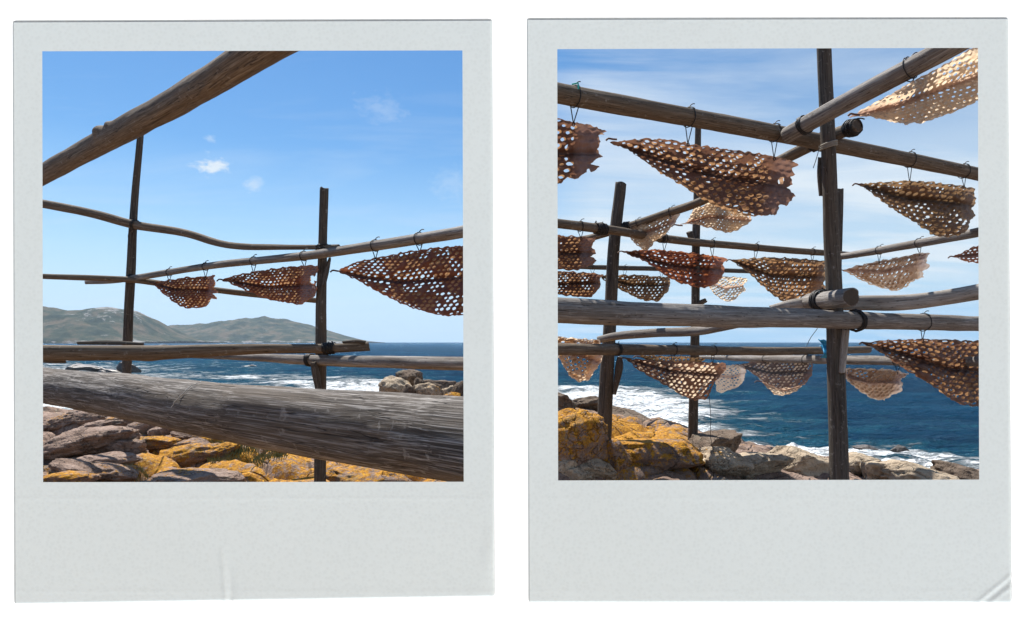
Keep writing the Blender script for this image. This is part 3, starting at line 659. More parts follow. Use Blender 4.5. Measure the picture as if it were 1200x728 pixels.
def march(f, xs, ys):
    """polygonise f>0 on the grid; returns vertex positions (x,y) and faces"""
    ny, nx = f.shape; verts = []; vid = {}; faces = []
    def cv(i, j):
        k = (i, j)
        if k not in vid: vid[k] = len(verts); verts.append((xs[j], ys[i]))
        return vid[k]
    def ev(i0, j0, i1, j1):
        k = (i0, j0, i1, j1)
        if k not in vid:
            a, b = f[i0, j0], f[i1, j1]; t = a/(a-b); vid[k] = len(verts)
            verts.append((xs[j0]+(xs[j1]-xs[j0])*t, ys[i0]+(ys[i1]-ys[i0])*t))
        return vid[k]
    pos = f > 0
    cnt = pos[:-1, :-1].astype(int)+pos[:-1, 1:]+pos[1:, 1:]+pos[1:, :-1]
    for i, j in zip(*np.where(cnt > 0)):
        cs = [(i, j), (i, j+1), (i+1, j+1), (i+1, j)]; poly = []
        for k in range(4):
            a, b = cs[k], cs[(k+1) % 4]; pa, pb = pos[a], pos[b]
            if pa: poly.append(cv(*a))
            if pa != pb:
                lo, hi = (a, b) if a < b else (b, a); poly.append(ev(*lo, *hi))
        if len(poly) >= 3: faces.append(poly)
    return np.array(verts), faces
def fish(key, outline, spine, label, skin, rail, ties=(), hs=9.0, hole=.62, seed=1, back='amber', gap=.10, group='', res=.9, tail=.86, dY=0.0, plain=0.0, tears=(), Yc=None, amp=.9, flip=1, tilt=0.0):
    """outline, spine: pixel columns and rows, turned into metres at the rail's own depth"""
    tip, end = np.array(spine[0], float), np.array(spine[-1], float)
    ax = (end-tip); Lf = np.hypot(*ax); ax /= Lf; nx_ = np.array([-ax[1], ax[0]])
    yat = (lambda p: Yc+(p-tip[0])*tilt) if Yc else (lambda p: ypx(rail, p)+dY)
    root_px = outline[0]
    Ym = float(yat(outline[len(outline)//2][0]))
    thing = None
    loc = P((tip[0]+end[0])/2, (tip[1]+end[1])/2, float(yat((tip[0]+end[0])/2)))
    root = empty('dried_fish', loc, label, 'dried fish', group)
    o0 = np.array(outline, float)
    for layer in ((0, 1) if gap > 0 else (0,)):
        ol = o0.copy()
        if layer == 1:                                # the far flank of the split fish: a little smaller, hangs lower on average
            cen = ol.mean(0); ol = cen+(ol-cen)*np.array([.93, .93]); 
        poly = rough_poly(ol, amp*(.9 if layer == 0 else 1.2), seed+layer*50)
        x0, y0 = poly.min(0)-2; x1, y1 = poly.max(0)+2
        xs = np.arange(x0, x1, res); ys = np.arange(y0, y1, res); XX, YY = np.meshgrid(xs, ys)
        so = sdf(poly, XX, YY)
        def fields(XX, YY):
            u = (XX-tip[0])*ax[0]+(YY-tip[1])*ax[1]; v = (XX-tip[0])*nx_[0]+(YY-tip[1])*nx_[1]
            sp = np.array(spine, float); us = (sp-tip)@ax; vs = (sp-tip)@nx_
            vv = v-np.interp(u, us, vs)
            return u, vv
        u, vv = fields(XX, YY)
        un = np.clip(u/Lf, 0, 1.2)
        squeeze = .55+.45*np.clip(un*1.5, 0, 1)
        wv = vv/squeeze+1.2*fbm(XX*.05, YY*.05, o=2, seed=seed+layer); wu = u+1.2*fbm(XX*.05+5, YY*.05, o=2, seed=seed+2+layer)
        s1, s2 = hs*.84, hs*.56
        row = wv/s2+(.12 if layer else 0); ri = np.round(row)
        best = np.full(XX.shape, 99.0)
        for dr in (-1, 0, 1):
            rr = ri+dr; sh = np.mod(rr, 2)*.5
            cc = wu/s1-sh+(.10 if layer else 0); ci = np.round(cc)
            for dc in (-1, 0, 1):
                c2 = ci+dc; z0 = np.zeros_like(c2)
                jx = (_h(rr, c2, z0, seed+3)-.5)*.22; jy = (_h(rr, c2, z0, seed+4)-.5)*.22
                sz = .70+.50*_h(rr, c2, z0, seed+6+layer); sz = np.where(_h(rr, c2, z0, seed+8+layer) < .07, .05, sz)
                du = (cc-c2-jx)*s1; dv = (row-rr-jy)*s2
                best = np.minimum(best, (np.abs((du+.55*dv)/(s1*.345*sz))**1.55+np.abs((dv-.10*du)/(s2*.37*sz*hole/.62))**1.55)**(1/1.55)*(1+.10*vn(XX*.9/hs*4, YY*.9/hs*4, seed=seed+5)))
        hole_f = (best-1)*hs*.25
        if layer == 1: hole_f = np.where(vn(XX/(hs*2.2), YY/(hs*1.6), seed=seed+77) > -.12, np.maximum(best-.88, -1)*hs*.25, 3.0)                     # >0 outside the holes
        rim = np.clip(so/2.2, 0, 1)
        ok = (so > 1.6) & (un > .07) & (un < tail+.05*vn(YY*.1, YY*0, seed=seed)) & (np.abs(vv) > hs*.12)
        hf = np.where(ok, hole_f, 3.0)
        hf = np.where(so < 1.9, np.maximum(hf, 3-so), hf) if False else hf
        f = np.minimum(so, hf)
        for tx, ty, tw, thh in tears:
            f = np.minimum(f, (np.hypot((XX-tx)/tw, (YY-ty)/thh)-1)*3+.6*vn(XX*.5, YY*.5, seed=seed))
        vt, fc = march(f, xs, ys)
        if not len(vt): continue
        px, py = vt[:, 0], vt[:, 1]
        u, vv = fields(px, py); un = u/Lf
        hgt = max(8.0, y1-y0)
        # depth: follows the rail, folds along the fish, flank bows out
        ytop = np.interp(px, *zip(*sorted((p[0], p[1]) for p in o0 if p[1] <= np.interp(p[0], [tip[0], end[0]] if tip[0] < end[0] else [end[0], tip[0]], [tip[1], end[1]] if tip[0] < end[0] else [end[1], tip[1]])+1))) if False else None
        mpx = Ym/F                                    # metres per pixel
        vw = vv/(hgt*.5)
        fold = .055*np.sin(un*5+seed)*np.clip(vw+.6, 0, 1.6)+.035*fbm(un*4+seed, vw*2, o=3, seed=seed+layer*3)+.05*np.exp(-(vw/.10)**2)+.018*fbm(px*.09+seed, py*.09, o=3, seed=seed+90+layer)*(hs/9)+.06*fbm(un*1.5+seed*3, vw*.8, o=2, seed=seed+60)
        ii = np.clip(np.round((py-ys[0])/res).astype(int), 0, len(ys)-1); jj = np.clip(np.round((px-xs[0])/res).astype(int), 0, len(xs)-1)
        puck = -.011*np.clip(best[ii, jj]-.3, 0, 1.6)*(mpx/.0085)
        yy = np.array([float(yat(p)) for p in np.linspace(xs[0], xs[-1], 40)]); Yb = np.interp(px, np.linspace(xs[0], xs[-1], 40), yy)
        sc = hgt/90.0*mpx/.0085
        vtop = np.clip((py-poly[:, 1].min())/hgt, 0, 1)
        Yb2 = Yb+fold*min(1.2, max(.5, sc))+puck+(layer*gap*(.35+.9*vtop)*np.clip(un*3, .1, 1))
        co = np.stack([(px-CX)/F*Yb, Yb2, ZC+(HY-py)/F*Yb], -1)-np.array(loc)
        sd = so[ii, jj]
        tone = np.stack([np.exp(-(vv/(hs*.42))**2)*np.clip(1.1-un*.4, 0, 1), np.clip((un-tail)/.06, 0, 1), np.clip(1-sd/3.0, 0, 1), np.ones(len(px))], -1)
        o = link_mesh('skin_flank' if layer == 0 else 'flesh_flank', co, fc, SKIN[skin if layer == 0 else back], root, attrs={'tone': ('FLOAT_COLOR', tone), 'cell': ('FLOAT', np.clip((best[ii, jj]-.5)/1.2, 0, 1)*(un < tail))})
    # dried tail tip: a thin curled stalk
    if tip[0] > 655 or tip[0] < 540:
        Yt = float(yat(tip[0])); st = [np.array([*P(tip[0]+a, tip[1]+b, Yt)])-np.array(loc) for a, b in ((7*flip, .5), (2*flip, .2), (-3*flip, -.6), (-6*flip, 1.6))]
        tubes('tail_tip', [spline(st, 10)], .009, SKIN['dark'], root)
    for tx in ties:
        c, rad, T = on_log(rail, tx)
        Yt = c[1]; top = min(p[1] for p in rough_poly(o0, 0, 1) if abs(p[0]-tx) < 4) if any(abs(p[0]-tx) < 4 for p in rough_poly(o0, 0, 1)) else spine[0][1]
        Tn = T/np.linalg.norm(T); l = np.array(loc)
        paths = [[p-l for p in ring_path(c, T, rad*1.06+.004, 1.15, .02, seed+int(tx))]]
        bot = np.array([*P(tx, top+2.5, Yt)]); a = c+Tn*.045-np.array([0, 0, rad*.98]); b = c-Tn*.045-np.array([0, 0, rad*.98])
        for q in (a, b): paths.append([q-l+(bot-q)*t for t in np.linspace(0, 1, 6)])
        hk = [np.array([0, -.01, 0])+bot-l+np.array([.012*math.sin(k), 0, .018*math.cos(k)-.008]) for k in np.linspace(0, 6.2, 9)]; paths.append(hk)
        e = c+np.array([0, -.02, rad*1.08]); paths.append([e-l+np.array([.05*t, -.01*t, .05*t*(1.5-t)]) for t in np.linspace(0, 1, 5)])
        tubes('wire_tie', paths, .0048, WIRE, root)
    return root
FL = 'dried fish hanging in the left picture'; FR = 'dried fish hanging in the right picture'
fish('a', [(179, 332), (190, 329), (215, 326), (238, 324), (253, 322.5), (251, 327), (252.5, 333), (250, 338), (255, 343), (248, 344), (254, 351), (246, 350), (242, 357), (232, 361), (218, 361.5), (205, 354), (190, 342)],
     [(179, 332), (205, 339), (248, 340)], 'smallest red-brown fish in the left picture, leftmost on the rising rail', 'red', 'L4', (198, 241), 5.0, .62, 3, 'amber', .06, FL, .6, tail=.9)
fish('b', [(260, 328), (275, 323), (300, 318), (330, 314), (356, 311.5), (373, 311), (373, 317), (370, 323), (365, 327), (372, 330), (369, 334), (373, 338), (371, 346), (366, 350), (360, 354), (350, 357), (335, 355), (318, 352), (300, 346), (280, 337)],
     [(260, 328), (310, 336), (368, 334)], 'amber-brown fish with torn grey end touching the flat-topped post', 'red', 'L4', (297, 357), 5.6, .66, 5, 'amber', .06, FL, .6, tail=.84, tears=((366, 328, 3, 5),))
fish('c', [(393, 317.5), (404, 312), (420, 306), (445, 301), (475, 296), (510, 291), (543, 288), (580, 285), (590, 330), (575, 372), (543, 370), (520, 371), (500, 366), (480, 360), (462, 352), (440, 341), (418, 328)],
     [(393, 317.5), (430, 325), (470, 330), (585, 322)], 'large dark red fish cut off by the right edge of the left picture', 'red', 'L4', (440, 492), 8.4, .74, 7, 'amber', .07, FL, .7, tail=.97)
fish('d', [(640, 140), (655, 138), (672, 143), (690, 145), (700, 148), (706, 152), (712, 155), (705, 156), (701, 158), (704, 166), (700, 174), (707, 184), (699, 186), (692, 191), (703, 196), (696, 201), (686, 202), (676, 209), (665, 207), (658, 214), (640, 214), (620, 200), (612, 160)],
     [(540, 170), (640, 176), (702, 178)], 'torn dark fish cropped by the left edge, hung from the high rail', 'dark', 'R1', (672,), 13, .62, 11, 'amber', .05, FR, .7, tail=.82, tears=((690, 200, 2, 4), (668, 190, 4, 3)))
fish('e', [(716, 163), (733, 162), (757, 161), (790, 164), (820, 169), (850, 174), (880, 179), (905, 183), (916, 185), (930, 189), (937, 193), (929, 197), (933, 204), (928, 206), (932, 215), (925, 218), (933, 230), (926, 236), (921, 242), (911, 241), (908, 252), (900, 254.5), (882, 255), (862, 250), (840, 242), (820, 230), (800, 214), (775, 199), (755, 186), (738, 171)],
     [(716, 163), (760, 178), (830, 202), (925, 218)], 'biggest dark brown fish with rows of holes, hung under the high rail', 'dark', 'R1', (806, 907), 11.2, .66, 13, 'amber', .16, FR, .7, tail=.87, tears=((917, 211, 4, 4),))
fish('f', [(793, 264), (806, 259), (812, 246), (830, 238), (845, 238), (860, 245), (880, 253), (882, 257), (874, 264), (862, 271), (851, 273.5), (835, 270), (815, 263), (803, 262)],
     [(793, 264), (830, 254), (880, 257)], 'pale pink fish with dark tail tip peeping out below the biggest fish', 'pale', 'R3', (), 6.2, .58, 15, 'pale', .03, FR, .6, tail=1.1, Yc=9.0)
fish('g', [(731, 269), (745, 264), (765, 258), (785, 253), (797, 251), (793, 258), (790, 264), (784, 270), (777, 277), (768, 283), (758, 294), (751, 293), (741, 284)],
     [(731, 269), (755, 273), (793, 258)], 'small pale triangular fish right beside the leaning post', 'pale', 'R3', (748, 786), 6.0, .58, 17, 'pale', .02, FR, .6, tail=.85)
fish('h', [(640, 274), (660, 276), (680, 277), (698, 279), (697, 283), (693, 290), (699, 297), (691, 301), (699, 306), (693, 312), (680, 314), (676, 318), (655, 316), (640, 312), (615, 300)],
     [(600, 292), (650, 296), (696, 297)], 'upper of two cropped brown fish at the left edge left of the leaning post', 'dark', 'R4', (681,), 7.2, .66, 19, 'amber', .05, FR, .6, tail=.82)
fish('i', [(640, 317), (660, 318), (690, 320), (708, 322), (703, 327), (704, 334), (699, 342), (694, 348), (675, 348), (655, 346), (640, 344), (610, 335)],
     [(600, 330), (650, 333), (704, 331)], 'lower of two cropped brown fish at the left edge, just above the thick rail', 'dark', 'R6', (694,), 6.0, .66, 21, 'amber', .05, FR, .6, tail=.9, Yc=9.6)
fish('j', [(730, 295), (745, 293), (770, 292.5), (800, 295), (830, 299), (848, 302), (853, 304), (847, 310), (850, 318), (846, 326), (838, 333), (826, 338), (815, 336), (795, 331), (778, 322), (755, 306)],
     [(730, 295), (780, 309), (846, 316)], 'dark reddish fish under the second rail between leaning post and thin post', 'red', 'R4', (778, 835), 7.6, .55, 23, 'red', .06, FR, .6, tail=.88)
fish('k', [(702, 323), (720, 322), (750, 322.5), (770, 324), (784, 325), (785, 333), (782, 342), (776, 348), (770, 354), (755, 353), (742, 347), (728, 340), (712, 331)],
     [(702, 323), (740, 334), (782, 334)], 'tawny fish hung from the farthest rail beside the leaning post', 'olive', 'R6', (732, 775), 5.6, .68, 25, 'olive', .04, FR, .55, tail=.95)
fish('l', [(830, 326), (850, 324), (868, 325), (876, 328), (872, 334), (875, 339), (868, 344), (862, 350), (852, 354), (842, 350), (834, 340), (829, 332)],
     [(829, 330), (850, 338), (874, 334)], 'small pale lacy fish on the farthest rail right of the thin post', 'pale', 'R6', (), 5.0, .66, 27, 'pale', 0, FR, .55, tail=.95)
fish('m', [(857, 305), (872, 303), (900, 302), (930, 303), (955, 305), (968, 307), (965, 315), (969, 324), (964, 331), (968, 338), (958, 342), (950, 347), (935, 352), (918, 353), (905, 345), (888, 332), (872, 317)],
     [(857, 305), (905, 323), (966, 324)], 'tawny brown fish under the second rail left of the main post', 'olive', 'R4', (885, 952), 7.4, .66, 29, 'amber', .09, FR, .6, tail=.9)
fish('n', [(1005, 216), (1020, 214), (1040, 213), (1065, 212), (1095, 214), (1125, 217), (1143, 221), (1141, 228), (1144, 240), (1137, 246), (1140, 254), (1132, 262), (1127, 271), (1118, 277), (1104, 279), (1095, 277), (1080, 264), (1060, 250), (1035, 235)],
     [(1005, 216), (1060, 229), (1140, 240)], 'brown holed fish hung from the high rail right of the main post', 'olive', 'R1', (1066, 1130), 9.0, .68, 31, 'olive', .07, FR, .65, tail=.9)
fish('o', [(1000, 134), (1018, 124), (1045, 110), (1070, 95), (1100, 80), (1130, 62), (1160, 45), (1200, 30), (1205, 80), (1175, 110), (1147, 118), (1120, 131), (1088, 143), (1060, 143), (1035, 139), (1015, 134)],
     [(1000, 134), (1060, 120), (1110, 100), (1200, 70)], 'large cream and pink fish lit by the sun in the top right corner', 'pale', 'R2', (1069,), 9.5, .58, 33, 'pale', .10, FR, .7, tail=1.1, Yc=5.9)
fish('p', [(988, 317), (1005, 311), (1030, 306), (1060, 300), (1080, 296), (1090, 297), (1086, 303), (1090, 312), (1083, 318), (1085, 325), (1075, 327), (1062, 337), (1048, 341), (1030, 338), (1010, 330), (998, 323)],
     [(988, 317), (1035, 319), (1088, 308)], 'pale pinkish fish hung from the thin rising rail above the bleached pole', 'pale', 'R5', (1030, 1078), 7.4, .78, 35, 'amber', .04, FR, .6, tail=.88)
fish('q', [(1117, 301), (1130, 294), (1147, 287), (1170, 280), (1175, 300), (1160, 309), (1146, 308), (1130, 306)],
     [(1117, 301), (1145, 299), (1175, 294)], 'small corner of a reddish fish entering at the right edge', 'red', 'R5', (), 6.5, .40, 37, 'red', 0, FR, .6, tail=1.1)
fish('r', [(640, 396), (660, 395), (680, 397), (703, 398), (706, 408), (705, 420), (700, 432), (695, 436), (690, 446), (676, 447), (668, 441), (660, 430), (652, 412)],
     [(640, 400), (665, 410), (703, 425)], 'pale lacy fish behind the low rail at the left edge', 'pale', 'R11', (), 7.6, .78, 39, 'amber', .03, FR, .6, tail=.85, Yc=8.6)
fish('s', [(733, 420), (750, 421), (780, 423), (810, 424), (838, 425), (850, 426), (851, 433), (845, 441), (838, 448), (834, 460), (830, 468), (815, 470), (800, 464), (785, 455), (765, 444), (745, 432)],
     [(733, 420), (785, 435), (848, 440)], 'dark fish with glowing holes below the low rail between two posts', 'dark', 'R11', (788, 835), 7.6, .70, 41, 'pale', .16, FR, .6, tail=.93)
fish('t', [(748, 416), (775, 417), (800, 418), (826, 420), (822, 424), (815, 432), (790, 434), (765, 428)],
     [(748, 418), (785, 426), (826, 423)], 'strip of a tawny fish showing behind the dark fish with glowing holes', 'olive', 'R11', (), 5.6, .62, 43, 'olive', 0, FR, .6, tail=1.0, Yc=10.2)
fish('u', [(845, 429), (858, 427), (870, 428), (874, 436), (870, 446), (864, 452), (855, 457), (845, 461), (840, 459), (838, 445)],
     [(838, 440), (855, 442), (873, 438)], 'small pale fish hanging between two dark fish on the low rail', 'pale', 'R12', (), 5.0, .45, 45, 'pale', 0, FR, .55, tail=.8)
fish('v', [(866, 428), (880, 424), (905, 422), (930, 421), (953, 424), (952, 432), (953, 440), (948, 447), (940, 453), (925, 458), (912, 459), (900, 452), (885, 440)],
     [(866, 428), (905, 438), (952, 436)], 'dark boat-shaped fish with a pale lit belly left of the main post', 'dark', 'R12', (897, 945), 6.2, .72, 47, 'pale', .18, FR, .55, tail=.94)
fish('w', [(890, 446), (910, 455), (930, 454), (945, 450), (932, 459), (918, 464), (905, 462)],
     [(890, 447), (920, 458), (945, 450)], 'pale belly strip of a fish peeping out under the boat-shaped dark fish', 'pale', 'R12', (), 5.0, .35, 48, 'pale', 0, FR, .55, tail=1.1, Yc=11.9)
fish('x', [(990, 432), (1010, 432), (1035, 433), (1050, 434), (1066, 439), (1056, 443), (1057, 450), (1056, 458), (1045, 463), (1038, 470), (1022, 467), (1005, 456), (992, 446)],
     [(986, 436), (1020, 450), (1058, 446)], 'pinkish lacy fish hung above the sea just right of the main post', 'pale', 'R12', (1052,), 7.2, .78, 49, 'amber', .03, FR, .55, tail=.85)
fish('y', [(1013, 402), (1030, 399), (1060, 398), (1082, 397), (1110, 398), (1147, 400), (1185, 403), (1195, 440), (1180, 474), (1160, 472), (1135, 475), (1118, 473), (1105, 464), (1085, 448), (1065, 434), (1045, 420), (1028, 409)],
     [(1013, 402), (1060, 414), (1110, 432), (1190, 440)], 'large brown fish low at the right edge with its holes backed by skin', 'dark', 'R7', (1081, 1152), 9.6, .66, 51, 'amber', .05, FR, .65, tail=1.0)

# ------------------------------------------------------------------ grass tufts on the rocks
def grass(boxes, seed=5):
    rnd = random.Random(seed); v, f = [], []
    for (x0, x1, y0, y1, n, hh) in boxes:
        for k in range(n):
            px, py = rnd.uniform(x0, x1), rnd.uniform(y0, y1)
            Yg = (ZC-0.0)*F/(py-HY); xg = (px-CX)/F*Yg; v.append((xg, Yg, hh))
    A = np.array(v); zt = terrain(A[:, 0], A[:, 1]); vv, ff = [], []
    for (x, y, h), z in zip(A, zt):
        for b in range(5):
            a = rnd.uniform(0, 6.28); d = rnd.uniform(.3, 1)*h; w = .006; l = rnd.uniform(.3, .9)
            bx, by = x+rnd.uniform(-.05, .05), y+rnd.uniform(-.05, .05); i = len(vv)
            vv += [(bx-w*math.sin(a), by+w*math.cos(a), z-.02), (bx+w*math.sin(a), by-w*math.cos(a), z-.02), (bx+math.cos(a)*l*d*.5, by+math.sin(a)*l*d*.5, z+d*.7), (bx+math.cos(a)*l*d, by+math.sin(a)*l*d, z+d)]
            ff += [(i, i+1, i+2), (i+1, i+3, i+2)]
    m, nt, n_, l_ = mat('dry_coastal_grass'); g = G(nt); pos = g.node('ShaderNodeNewGeometry').outputs['Position']
    g.out(g.princ(g.ramp(g.noise(pos, 6, 4), [(.35, (.10, .12, .05)), (.6, (.22, .22, .11))]), .8, .2).outputs[0])
    o = link_mesh('grass', vv, ff, m, smooth=False)
    return tag(o, 'short grey-green tufts growing between the lichen rocks', 'grass', kind='stuff')
grass([(245, 332, 528, 544, 420, .09), (118, 175, 549, 561, 260, .07), (655, 672, 536, 545, 60, .06), (1074, 1084, 545, 556, 60, .08)])

# ------------------------------------------------------------------ sea
def lin(a, b, n): return np.linspace(a, b, n)
ty = np.concatenate([np.geomspace(14, 420, 560), np.geomspace(430, 9500, 60)])
tx = np.concatenate([lin(-6, -1.05, 40)[:-1], lin(-1.05, 1.05, 640), lin(1.05, 6, 40)[1:]])
T_, Y_ = np.meshgrid(tx, ty); X_ = T_*Y_
# foam cover by place on the water: columns are directions from the shore path, rows are distances
FPX = np.array([0, 50, 150, 250, 350, 440, 543, 653, 720, 790, 850, 930, 1000, 1070, 1146, 1200.])
FPY = np.array([402, 408, 418, 426, 434, 442, 448, 456, 466, 480, 495, 510, 522, 532, 545, 565.])
FD = np.array([
 [.0, .15, .25, .60, .70, .55, .6, .8, .9, .9, .9, .9, .9, .9, .9, .9],
 [.0, .15, .25, .60, .70, .55, .6, .8, .9, .9, .9, .9, .9, .9, .9, .9],
 [.0, .12, .15, .50, .62, .62, .6, .7, .9, .9, .9, .9, .9, .9, .9, .9],
 [.0, .10, .14, .52, .42, .70, .45, .6, .9, .9, .9, .9, .9, .9, .9, .9],
 [.0, .10, .14, .36, .38, .58, .75, .7, .9, .9, .9, .9, .9, .9, .9, .9],
 [.0, .10, .12, .24, .30, .48, .75, .9, .9, .9, .9, .9, .9, .9, .9, .9],
 [.0, .10, .10, .12, .18, .25, .35, .7, .9, .9, .9, .9, .9, .9, .9, .9],
 [.0, .0, .10, .26, .28, .30, .40, .78, .9, .9, .9, .9, .9, .9, .9, .9],
 [.0, .0, .10, .30, .32, .30, .38, .75, .92, .9, .9, .9, .9, .9, .9, .9],
 [.0, .0, .08, .18, .24, .28, .28, .40, .8, .85, .9, .9, .9, .9, .9, .9],
 [.0, .0, .05, .10, .16, .20, .24, .24, .34, .62, .60, .66, .8, .9, .9, .9],
 [.0, .0, .05, .06, .10, .16, .18, .20, .22, .34, .50, .48, .55, .85, .9, .9],
 [.0, .0, .05, .06, .08, .14, .16, .16, .16, .18, .22, .34, .62, .72, .8, .8],
 [.0, .0, .05, .06, .08, .12, .12, .14, .14, .16, .18, .24, .45, .7, .75, .8],
 [.0, .0, .05, .06, .08, .12, .12, .14, .14, .16, .18, .22, .32, .52, .66, .7],
 [.0, .0, .05, .06, .08, .12, .12, .14, .14, .16, .18, .20, .30, .46, .6, .7]])
pxs = np.clip(CX+F*T_, 0, 1199.9); pys = np.clip(HY+F*(ZC-SEA)/Y_, 402, 564.9)
def bil(A, ax_, ay_, x, y):
    i = np.clip(np.searchsorted(ax_, x, side='right')-1, 0, len(ax_)-2); j = np.clip(np.searchsorted(ay_, y, side='right')-1, 0, len(ay_)-2)
    a = (x-ax_[i])/(ax_[i+1]-ax_[i]); b = (y-ay_[j])/(ay_[j+1]-ay_[j]); return (A[i, j]*(1-a)+A[i+1, j]*a)*(1-b)+(A[i, j+1]*(1-a)+A[i+1, j+1]*a)*b
foam = bil(FD, FPX, FPY, pxs, pys)
near = np.clip((420-Y_)/200, 0, 1)
swell = .24*np.sin(Y_*.42+.12*X_+2.2*fbm(X_*.05, Y_*.05, o=2, seed=3))+.14*fbm(X_*.35, Y_*.6, o=3, seed=21)
chop = .09*fbm(X_*1.5, Y_*2.2, o=2, seed=22)*np.clip((90-Y_)/60, 0, 1)
surf = np.clip(foam-.55, 0, 1)*(np.abs(fbm(X_*.5, Y_*.35, o=4, seed=41))*2.6+.35*fbm(X_*1.6, Y_*1.3, o=4, seed=42))
Zs = SEA+near*(swell+chop)+surf*near*.9
m, nt, n_, l_ = mat('sea_water'); g = G(nt); pos = g.node('ShaderNodeNewGeometry').outputs['Position']
fo = g.attr('foam')
n1 = g.noise(g.mapping(pos, (.11, .34, .3)), 1, 8, .70, .9); n2 = g.noise(g.mapping(pos, (.55, 1.1, 1)), 1, 7, .72, .9)
n3 = g.noise(g.mapping(pos, (.035, .012, .1)), 1, 4, .6)
ff_ = g.math('ADD', g.math('MULTIPLY', n1, .55), g.math('MULTIPLY', n2, .45))
fsum = g.math('ADD', ff_, g.math('MULTIPLY', g.math('SUBTRACT', fo, .5), .40))
ffac = g.ramp(fsum, [(.52, 0), (.61, 1)])
aer = g.ramp(fsum, [(.40, 0), (.56, 1)])
wc = g.ramp(g.noise(g.mapping(pos, (.018, .05, .1)), 1, 5, .65), [(.35, (.0015, .016, .042)), (.65, (.003, .044, .096))])
wc = g.mix(g.math('MULTIPLY', aer, .6), wc, (.020, .12, .15))
col = g.mix(ffac, wc, (.80, .83, .84))
wav = g.math('ADD', g.math('MULTIPLY', g.noise(g.mapping(pos, (.22, .5, .3)), 1, 6, .65, .3), 1.0), g.math('MULTIPLY', g.noise(g.mapping(pos, (1.6, 3.0, 1)), 1, 4, .6), .40))
bn = g.bump(g.math('ADD', wav, g.math('MULTIPLY', ffac, .35)), 1.0, 2.4)
fcol = g.ramp(g.noise(g.mapping(pos, (.8, 1.4, 1.6)), 1, 6, .7), [(.3, (.50, .58, .60)), (.55, (.84, .86, .87))])
col = g.mix(ffac, wc, fcol)
dif = g.node('ShaderNodeBsdfDiffuse'); g.put(dif.inputs[0], col); g.l.new(bn, dif.inputs['Normal'])
glo = g.node('ShaderNodeBsdfGlossy'); glo.inputs['Color'].default_value = (.5, .78, 1, 1); glo.inputs['Roughness'].default_value = .18; g.l.new(bn, glo.inputs['Normal'])
fr = g.node('ShaderNodeFresnel'); fr.inputs['IOR'].default_value = 1.33; g.l.new(bn, fr.inputs['Normal'])
rf = g.math('MULTIPLY', g.math('MINIMUM', fr.outputs[0], .20), g.math('SUBTRACT', 1.0, ffac))
mx = g.node('ShaderNodeMixShader'); g.l.new(rf, mx.inputs[0]); g.l.new(dif.outputs[0], mx.inputs[1]); g.l.new(glo.outputs[0], mx.inputs[2])
g.out(mx.outputs[0])
sea = link_mesh('sea', np.stack([X_, Y_, Zs], -1), grid_faces(*X_.shape), m, attrs={'foam': ('FLOAT', foam)}); tag(sea, kind='structure')
# the sea bed keeps the water closed off from below and carries the coast behind and beside the viewer
sb = link_mesh('sea_bed', [(-9000, -600, -9), (9000, -600, -9), (9000, 9500, -9), (-9000, 9500, -9)], [(0, 1, 2, 3)], ROCK_BROWN, smooth=False); tag(sb, kind='structure')

# ------------------------------------------------------------------ hills across the bay
def hill(prof, Y0, depth, seed, name):
    px = np.array([p[0] for p in prof], float); ph = np.array([(HY-p[1])/F*Y0 for p in prof])
    xs = np.linspace((px[0]-CX)/F*Y0, (px[-1]-CX)/F*Y0, 420); ys = np.linspace(Y0-depth*.55, Y0+depth*.6, 90)
    XX, YY = np.meshgrid(xs, ys); h = np.interp(CX+F*xs/Y0, px, ph)
    k = (YY-Y0)/depth; cs = np.where(k < 0, np.clip(1-(k/-.55)**1.6, 0, 1), np.clip(1-(k/.6)**2, 0, 1))
    d = np.interp(CX+F*XX/Y0, [px[0], px[0]+4, px[-1]-12, px[-1]], [1, 1, 1, 0])
    rid = np.abs(fbm(XX/depth*5, YY/depth*5, o=5, seed=seed))
    zz = h[None, :]*cs*(1-.28*rid*np.clip(-k*6, 0, 1))+d*(3+.0025*Y0)*fbm(XX/60, YY/60, o=4, seed=seed+2)*np.clip(cs*3, 0, 1)*(h[None, :]/h.max())-6*(cs < .02)
    zz = np.where(cs < .01, -8, zz+SEA+2)
    m, nt, n_, l_ = mat(name+'_cover'); g = G(nt); pos = g.node('ShaderNodeNewGeometry').outputs['Position']
    sc = g.ramp(g.noise(pos, .012, 6, .65), [(.38, (.016, .028, .016)), (.5, (.045, .056, .030)), (.62, (.12, .095, .06))])
    rk = g.noise(g.mapping(pos, (.02, .02, .035)), 1, 7, .78)
    at = g.attr('stony')
    sc = g.mix(g.ramp(g.math('ADD', rk, g.math('MULTIPLY', at, .20)), [(.63, 0), (.68, 1)]), sc, (.27, .255, .24))
    g.out(g.princ(sc, .95, .05, g.bump(g.noise(pos, .03, 7, .75), 1.0, 14)).outputs[0])
    pxx = CX+F*XX/Y0
    stony = np.clip((zz-.38*h.max())/(h.max()*.45), 0, 1)*np.exp(-((pxx-150)/55)**2) if name == 'hill' and Y0 < 3000 else np.zeros_like(zz)
    stony = np.maximum(stony, np.exp(-((zz-2)/7.0)**2)*.75)
    o = link_mesh(name, np.stack([XX, YY, zz], -1), grid_faces(*XX.shape), m, attrs={'stony': ('FLOAT', stony)})
    return tag(o, kind='structure')
hill([(-260, 372), (-120, 352), (-20, 350), (50, 358), (72, 363), (98, 362), (125, 359), (145, 361), (160, 369), (172, 377), (188, 389), (200, 395), (212, 399)], 2600, 700, 5, 'hill')
